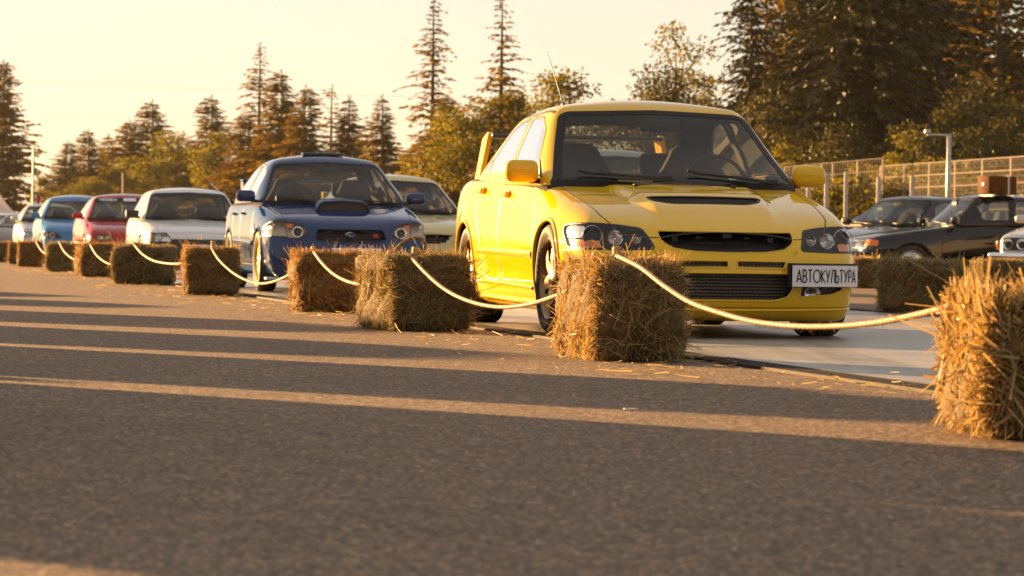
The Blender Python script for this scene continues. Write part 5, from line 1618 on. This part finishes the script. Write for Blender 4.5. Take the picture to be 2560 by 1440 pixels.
TM = {
    'tall': conifer_meshes('tall', 10, 2.2, .14, .30, 8, .24, 1, .85, droop=.55, dens=1.15, size=.95),
    'tall2': conifer_meshes('tall2', 10, 1.9, .16, .33, 7, .26, 2, .80, droop=.45, dens=1.15, size=.95),
    'dense': conifer_meshes('dense', 10, 2.8, .04, .24, 11, .06, 3, .75, dens=1.8, size=1.1),
    'dense2': conifer_meshes('dense2', 10, 3.3, .04, .25, 11, .08, 4, .65, dens=1.8, size=1.1),
    'thin': conifer_meshes('thin', 10, 1.4, .30, .40, 6, .35, 5, .6, droop=.25),
    'slim': conifer_meshes('slim', 10, 2.0, .08, .25, 10, .12, 6, .8, dens=1.4, size=1.2),
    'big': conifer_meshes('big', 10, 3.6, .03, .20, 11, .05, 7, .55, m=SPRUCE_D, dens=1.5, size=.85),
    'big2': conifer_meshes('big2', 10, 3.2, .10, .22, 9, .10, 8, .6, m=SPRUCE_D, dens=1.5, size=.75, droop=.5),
    'pine': conifer_meshes('pine', 10, 2.6, .34, .34, 6, .25, 9, .35, m=SPRUCE, dens=1.6, size=.62, droop=.1),
    'broad': broad_meshes('broad', 8, 2.2, 8000, 11, LEAF),
    'broad2': broad_meshes('broad2', 8, 2.6, 9000, 12, LEAF, 34, .12, .17),
    'airy': broad_meshes('airy', 8, 2.1, 3600, 13, LEAF, 30, .25, .16, airy=.9),
    'birch': broad_meshes('birch', 8, 1.6, 5200, 14, LEAF, 40, .15, .13, airy=.5),
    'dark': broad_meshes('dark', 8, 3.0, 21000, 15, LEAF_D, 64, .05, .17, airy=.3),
    'poplar': broad_meshes('poplar', 8, 1.5, 9000, 16, LEAF, 44, .03, .15, airy=.5),
    'shrub': broad_meshes('shrub', 3, 1.5, 5000, 17, LEAF, 26, .0, .12, airy=.5),
}
def tree(kind, px, ytop, D, label, group, name=None, wide=1.0, rz=None, z0=0.0):
    t, c, H = TM[kind]
    b = at_depth(px, 600, D); top = at_depth(px, ytop, D).z - z0
    k = top / H
    nm = name or {'tall': 'spruce_tree', 'tall2': 'spruce_tree', 'dense': 'spruce_tree', 'dense2': 'spruce_tree', 'thin': 'pine_tree', 'slim': 'spruce_tree', 'big': 'spruce_tree', 'big2': 'spruce_tree', 'pine': 'pine_tree', 'shrub': 'shrub'}.get(kind, 'broadleaf_tree')
    r = empty(nm, (b.x, D, z0), random.uniform(0, 6.28) if rz is None else rz); r.scale = (k * wide, k * wide, k)
    tag(r, label, 'shrub' if nm == 'shrub' else 'tree', group)
    for n, me in (('trunk', t), ('crown', c)):
        o = bpy.data.objects.new(n, me); COL.objects.link(o); o.parent = r
    return r
GL, GR = 'trees beyond the left end of the car park', 'trees on the right behind the fence'
T = [
    ('dense2', 4, 150, 225, 'tall broad spruce cut off by the left edge, behind the tent', GL, .72),
    ('broad', 112, 440, 230, 'low leafy tree between leftmost spruce and the treeline', GL, 1.0),
    ('dense', 168, 352, 240, 'spruce at the left end of the treeline', GL, 1.25),
    ('dense', 216, 322, 245, 'pointed spruce second from left end of the treeline', GL, 1.1),
    ('slim', 268, 335, 250, 'slim spruce third from left end of the treeline', GL, 1.4),
    ('dense2', 322, 300, 235, 'bushy spruce left of the tall pointed one above the white hatchback', GL, 1.1),
    ('dense', 374, 250, 235, 'pointed spruce above the white hatchback roof', GL, 1.15),
    ('broad2', 425, 325, 225, 'rounded dark leafy tree above the white hatchback', GL, 1.3),
    ('broad', 300, 420, 220, 'leafy tree filling the treeline above the red coupe', GL, 1.6),
    ('broad2', 215, 440, 225, 'low leafy tree above the light blue car', GL, 1.6),
    ('dense', 522, 238, 215, 'dark spruce left of the blue car roof', GL, 1.1),
    ('airy', 556, 310, 205, 'yellow lit loose leafy tree left of the blue car', GL, 1.2),
    ('broad', 480, 370, 212, 'bright leafy tree between dark spruce and rounded tree', GL, 1.3),
    ('tall', 642, 105, 200, 'tallest spruce above the blue car', GL, 1.15),
    ('dense', 694, 175, 195, 'spruce leaning on the tallest one above blue car', GL, 1.0),
    ('dense', 612, 280, 198, 'short spruce at the left foot of the tallest above blue car', GL, 1.3),
    ('dense', 762, 213, 190, 'dense narrow spruce above the right side of blue car', GL, .95),
    ('thin', 826, 212, 200, 'thin bare stemmed pine right of the blue car roof', GL, 1.0),
    ('slim', 868, 240, 195, 'slim spruce right of the thin pine', GL, 1.15),
    ('airy', 905, 330, 200, 'loose low leafy tree between two slim spruces', GL, 1.2),
    ('slim', 950, 238, 180, 'slim spruce above the pale yellow sedan', GL, 1.15),
    ('tall', 1076, -12, 160, 'very tall spruce with open crown, left of the yellow car', GL, 1.0),
    ('dense', 1112, 235, 155, 'dark spruce at the right foot of the very tall one', GL, 1.25),
    ('dense2', 1085, 320, 165, 'bushy lit spruce behind the pale yellow sedan', GL, 1.2),
    ('tall2', 1246, -18, 150, 'tall slender spruce above the yellow car rear wing', GL, 1.05),
    ('broad2', 1195, 240, 150, 'golden leafy tree below the slender spruce', GL, 1.25),
    ('broad', 1270, 225, 155, 'golden leafy tree left of the yellow car roof', GL, 1.15),
    ('airy', 1375, 150, 165, 'loose leafy tree behind the yellow car side windows', GL, 1.3),
    ('tall2', 1418, 212, 170, 'small spruce tip over the roof of yellow car', GL, 1.1),
    ('broad2', 1350, 300, 150, 'low leafy tree behind the roof of yellow car', GL, 1.5),
    ('birch', 1692, 38, 140, 'tall pale birch with hanging twigs, right of the aerial', GR, 1.05),
    ('dark', 1640, 165, 125, 'round dark leafy tree directly over the yellow car roof', GR, 1.05),
    ('big2', 1868, -190, 120, 'big dark spruce with bare lower trunk, left of the dark mass', GR, .62),
    ('pine', 1908, -240, 124, 'second dark trunk beside the big spruce at the gap', GR, .62),
    ('dense2', 1815, 330, 128, 'low spruce behind the right roof pillar of yellow car', GR, 1.2),
    ('dark', 1935, 235, 112, 'leafy tree behind the right wing mirror of yellow car', GR, .95),
    ('big', 2150, -420, 112, 'huge dark spruce filling the top right of view', GR, .85),
    ('big', 2250, -330, 118, 'black crowned spruce right of the huge one', GR, .80),
    ('big', 2040, -120, 118, 'lit dark spruce left of the huge one', GR, .95),
    ('big', 1975, -260, 130, 'dark spruce between the bare trunks and the huge one', GR, .8),
    ('big', 2410, -300, 131, 'dark spruce behind the lamp post, right of the black crown', GR, .85),
    ('big2', 2350, -150, 125, 'open spruce between the dark mass and the right pine', GR, .9),
    ('pine', 2490, -320, 122, 'tall pine with sky gaps at the right edge', GR, .95),
    ('pine', 2590, -260, 128, 'pine cut off by the right edge', GR, .9),
    ('dark', 2440, 190, 120, 'leafy tree low at the right edge behind the lamp post', GR, 1.3),
    ('dark', 2380, 230, 106, 'dark leafy tree just right of the lamp post', GR, 1.1),
    ('dark', 2540, 250, 104, 'dark leafy tree behind the fence at the right edge', GR, 1.1),
    ('dark', 2120, 300, 108, 'dark low tree behind the fence over the grey sedan', GR, 1.2),
    ('dark', 1990, 330, 110, 'dark low tree behind the fence beside the yellow mirror', GR, 1.1),
    ('poplar', 2265, 318, 96, 'bright yellow green bush left of the lamp post', GR, 1.35),
    ('poplar', 1962, 345, 100, 'small sunlit bush beside the right windscreen pillar', GR, 1.2),
    ('poplar', 2150, 395, 97, 'sunlit low bush behind the grey sedan roof', GR, 1.5),
    ('shrub', 2090, 425, 92, 'sunlit shrub behind the fence by the yellow mirror', GR, 1.3),
    ('shrub', 2230, 410, 92, 'sunlit shrub through the fence over the grey sedan', GR, 1.4),
    ('shrub', 2430, 395, 95, 'lit shrub behind the fence beside the suitcase', GR, 1.0),
    ('shrub', 2330, 430, 92, 'shrub at the foot of the lamp post', GR, 1.3),
]
for k, px, yt, D, lb, g, w in T: tree(k, px, yt, D, lb, g, wide=w * (1.3 if TM[k][1].name.startswith('crown') and k in ('dense', 'dense2', 'slim', 'thin') else 1.0))
# the wood behind: reads as one mass
def wood(name, xs, D, y0, y1, n, label, m, seed, sz=.45):
    rng = np.random.default_rng(seed)
    px = rng.uniform(xs[0], xs[1], n); d = rng.uniform(D, D + 14, n)
    top = np.interp(px, np.linspace(xs[0], xs[1], len(y0)), y0)
    h = np.array([at_depth(a, t, b).z for a, t, b in zip(px, top, d)])
    wob = .75 + .25 * np.sin(px * .045 + seed) * np.sin(px * .017)
    z = rng.random(n) ** 1.2 * h * wob
    x = np.array([at_depth(a, 600, b).x for a, b in zip(px, d)])
    P = np.stack([x, d, z], 1); Dn = rng.normal(size=(n, 3)); Dn /= np.linalg.norm(Dn, axis=1)[:, None]
    V, F = leaf_quads(P, Dn, sz * rng.uniform(.5, 1.5, n), sz * rng.uniform(.3, .8, n), rng, .3)
    me = mesh_np(name, V, F); set_tone(me, np.repeat(rng.random(n), 4))
    return tag(link_obj(name, me, None, m), label, 'wood', kind='stuff')
wood('far_wood', (130, 1560), 262, [455, 400, 360, 390, 380, 370, 400, 380, 350, 330], 0, 40000, 'distant wood closing the gaps in the left treeline', LEAF, 3, .6)
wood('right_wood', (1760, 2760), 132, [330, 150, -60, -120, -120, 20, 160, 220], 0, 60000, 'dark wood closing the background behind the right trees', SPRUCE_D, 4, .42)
# unseen wood added behind the camera to dim fill light and darken reflections
rng = np.random.default_rng(8); n = 16000
P = np.stack([rng.uniform(-70, 90, n), rng.uniform(-46, -34, n), rng.random(n) * (7 + 3 * np.sin(rng.uniform(0, 6, n)))], 1)
Dn = rng.normal(size=(n, 3)); Dn /= np.linalg.norm(Dn, axis=1)[:, None]
V, F = leaf_quads(P, Dn, rng.uniform(.7, 2.0, n), rng.uniform(.5, 1.2, n), rng, .3)
me = mesh_np("shading_wood", V, F); set_tone(me, np.repeat(rng.random(n), 4))
tag(link_obj("shading_wood", me, None, SPRUCE_D), 'unseen wood added behind the viewer to darken the low sky', 'wood', kind='stuff')
# ================================================================== FENCE, POLES, TENT, WIRES
GALV = mat("galvanised_steel", (.42, .40, .37), .45, metal=.6, noise=.2, nscale=6)
WIRE = mat("fence_wire", (.17, .12, .07), .6)
GALV_D = mat("weathered_post", (.14, .10, .065), .7)
def fence(xs, D, ytops, label, posts, rails, wires):
    """posts as parts, wires joined"""
    a = at_depth(xs[0], 600, D[0]); b = at_depth(xs[1], 600, D[1]); a.z = b.z = 0
    ha = at_depth(xs[0], ytops[0], D[0]).z; hb = at_depth(xs[1], ytops[1], D[1]).z
    r = empty("mesh_fence", tuple(a), math.atan2(b.y - a.y, b.x - a.x)); L = (b - a).length
    tag(r, label, "fence", "mesh fences along the right side")
    for i in range(posts):
        t = i / (posts - 1); h = ha + (hb - ha) * t
        MB().box((L * t, 0, h / 2), (.05, .05, h)).build("post", GALV_D, r)
    for k in range(rails):
        f = (k + 1) / rails
        m_ = MB().tube([(0, -.02, ha * f), (L, -.02, hb * f)], .016, 5).build("rail", WIRE, r)
    wv = MB()
    n = int(L / .12)
    for i in range(n):
        t = i / n; wv.tube([(L * t, -.02, .05), (L * t, -.02, ha + (hb - ha) * t)], .0035, 3, False)
    for k in range(wires):
        f = (k + .5) / wires; wv.tube([(0, -.018, ha * f), (L, -.018, hb * f)], .004, 3, False)
    tag(wv.build("wire_mesh", WIRE, r), kind='stuff')
fence((1960, 2205), (94, 90), (418, 396), 'tall mesh fence seen right of the yellow mirror, far section', 5, 9, 22)
fence((2200, 2600), (92, 80), (416, 388), 'tall mesh fence behind the grey sedan and lamp post', 7, 9, 22)
# row of thick short posts with wires in front of the fence
GP = 'thick posts in front of the mesh fence'
for px, yt, lb in ((2022, 440, 'thick post nearest the yellow mirror'), (2067, 432, 'second thick post from the yellow mirror'), (2116, 429, 'thick post left of the grey sedan roof'), (2197, 443, 'thick post over the grey sedan windscreen'), (2281, 439, 'thick post over the grey sedan front window')):
    D = 84; t = at_depth(px, yt, D)
    o = MB().rbox((0, 0, t.z / 2), (.10, .07, t.z), .012, 1).build("fence_post", GALV); o.location = (t.x, D, 0)
    tag(o, lb + ', galvanised', 'post', GP)
# lamp post with arm and flat lantern
D = 82; t = at_depth(2373, 335, D)
lp = empty("lamp_post", (t.x, D, 0)); tag(lp, 'galvanised lamp post with short arm to the left and square lantern', 'lamp post')
MB().tube([(0, 0, 0), (0, 0, t.z * .6), (0, 0, t.z)], [.07, .06, .05], 10).build("pole", GALV, lp, True)
MB().box((-.26, 0, t.z - .02), (.56, .06, .05)).build("arm", GALV, lp)
MB().rbox((-.54, 0, t.z + .05), (.14, .18, .11), .02, 2).build("lantern", GALV, lp, True)
# thin poles on the left
for px, yt, D, lb in ((84, 365, 190, 'thin bare pole at far left by the tent'), (309, 432, 150, 'thin brown pole above the red coupe roof')):
    t = at_depth(px, yt, D)
    o = MB().tube([(0, 0, 0), (0, 0, t.z)], .06, 8).build("thin_pole", mat("pole_brown", (.25, .17, .10), .7) if px > 200 else GALV); o.location = (t.x, D, 0)
    tag(o, lb, 'pole')
# flag
t = at_depth(91, 488, 120); b = at_depth(91, 512, 120)
fl = empty("banner_flag", (t.x, 120, 0)); tag(fl, 'small red feather flag beside the far left pole', 'flag')
MB().tube([(0, 0, 0), (0, 0, t.z)], .012, 6).build("flag_pole", GALV, fl)
h = t.z - b.z
V = []; n = 6
for i in range(n + 1):
    z = t.z - h * 1.1 * i / n
    w = .13 * math.sin(PI * min(1, .25 + .75 * i / n) * .9)
    V += [(0, .0, z), (w + .03, .02 * math.sin(i), z)]
mb = MB().add(V, [(2 * i, 2 * i + 1, 2 * i + 3, 2 * i + 2) for i in range(n)]); fo = mb.build("banner", mat("flag_red", (.45, .01, .02), .7), fl)
mb = MB().box((-.07, 0, b.z - .02), (.14, .02, .10)); mb.build("blue_panel", mat("flag_blue", (.25, .28, .45), .7), fl)
# white peaked tent
D = 205; e_ = at_depth(50, 540, D); pk = at_depth(-48, 372, D)
tw = (e_.x - pk.x); tent = empty("peaked_tent", (pk.x, D, 0)); tag(tent, 'white peaked tent at the left edge with sunlit side wall', 'tent')
TENTM = leafmat("tent_canvas", (.80, .76, .72), (.80, .76, .72), .4, (1, 1, 1))
n = 10; V = []; F = []
for i in range(n + 1):
    f = i / n; w = tw * f; z = e_.z + (pk.z - e_.z) * (1 - f) ** 2.0
    for k in range(4):
        for s_ in range(4):
            a = np.array([(-1, -1), (1, -1), (1, 1), (-1, 1)][k]); c = np.array([(-1, -1), (1, -1), (1, 1), (-1, 1)][(k + 1) % 4])
            q = a + (c - a) * s_ / 4; V.append((q[0] * w, q[1] * w, z))
for i in range(n):
    for k in range(16): F.append((i * 16 + k, i * 16 + (k + 1) % 16, (i + 1) * 16 + (k + 1) % 16, (i + 1) * 16 + k))
ro = MB().add(V, F).build("tent_roof", TENTM, tent, True)
WALLM = mat("sun_tinted_tent_wall", (.62, .50, .32), .8)  # warm sunlight on white canvas painted into the wall colour
for k, (a, c) in enumerate((((-1, -1), (.72, -1)), ((.72, -1), (.72, 1)), ((-1, -1), (-1, 1)))):
    w = tw * .95
    MB().add([(a[0] * w, a[1] * w, 0), (c[0] * w, c[1] * w, 0), (c[0] * w, c[1] * w, e_.z + .02), (a[0] * w, a[1] * w, e_.z + .02)], [(0, 1, 2, 3)]).build("side_wall", WALLM, tent)
for sx in (-1, 1):
    for sy in (-1, 1): MB().box((sx * tw * .97, sy * tw * .97, e_.z / 2), (.08, .08, e_.z)).build("tent_leg", GALV, tent)
# overhead wires, very thin against the sky
for i, (y0, y1, sag) in enumerate(((196, 250, 10), (290, 300, 4), (348, 352, 3))):
    pts = []
    for t in np.linspace(-.1, 1.15, 24):
        x = 1500 * t; y = y0 + (y1 - y0) * t + sag * 4 * t * (1 - t)
        pts.append(at_depth(x, y, 290 + 8 * i))
    tag(MB().tube(pts, .009, 4).build("overhead_wire", mat("wire_faded", (.30, .26, .2), .8)), ('top', 'middle', 'lowest')[i] + ' of the faint overhead wires crossing the left sky', 'wire', 'overhead wires in the left sky')
# ------------------------------------------------------------------ evening haze in the air
hm = bpy.data.materials.new("evening_haze"); hm.use_nodes = True
hn = hm.node_tree.nodes; hn.clear()
pv = hn.new("ShaderNodeVolumePrincipled"); ho = hn.new("ShaderNodeOutputMaterial")
pv.inputs['Color'].default_value = (.97, .93, .86, 1); pv.inputs['Density'].default_value = .00006; pv.inputs['Anisotropy'].default_value = .45
hm.node_tree.links.new(pv.outputs[0], ho.inputs['Volume'])
hz = MB().box((0, 715, 14.5), (1900, 1600, 31)).build("haze", hm)
hz.location = (0, 0, 0)
tag(hz, 'thin golden evening haze over the whole car park', 'haze', kind='stuff')
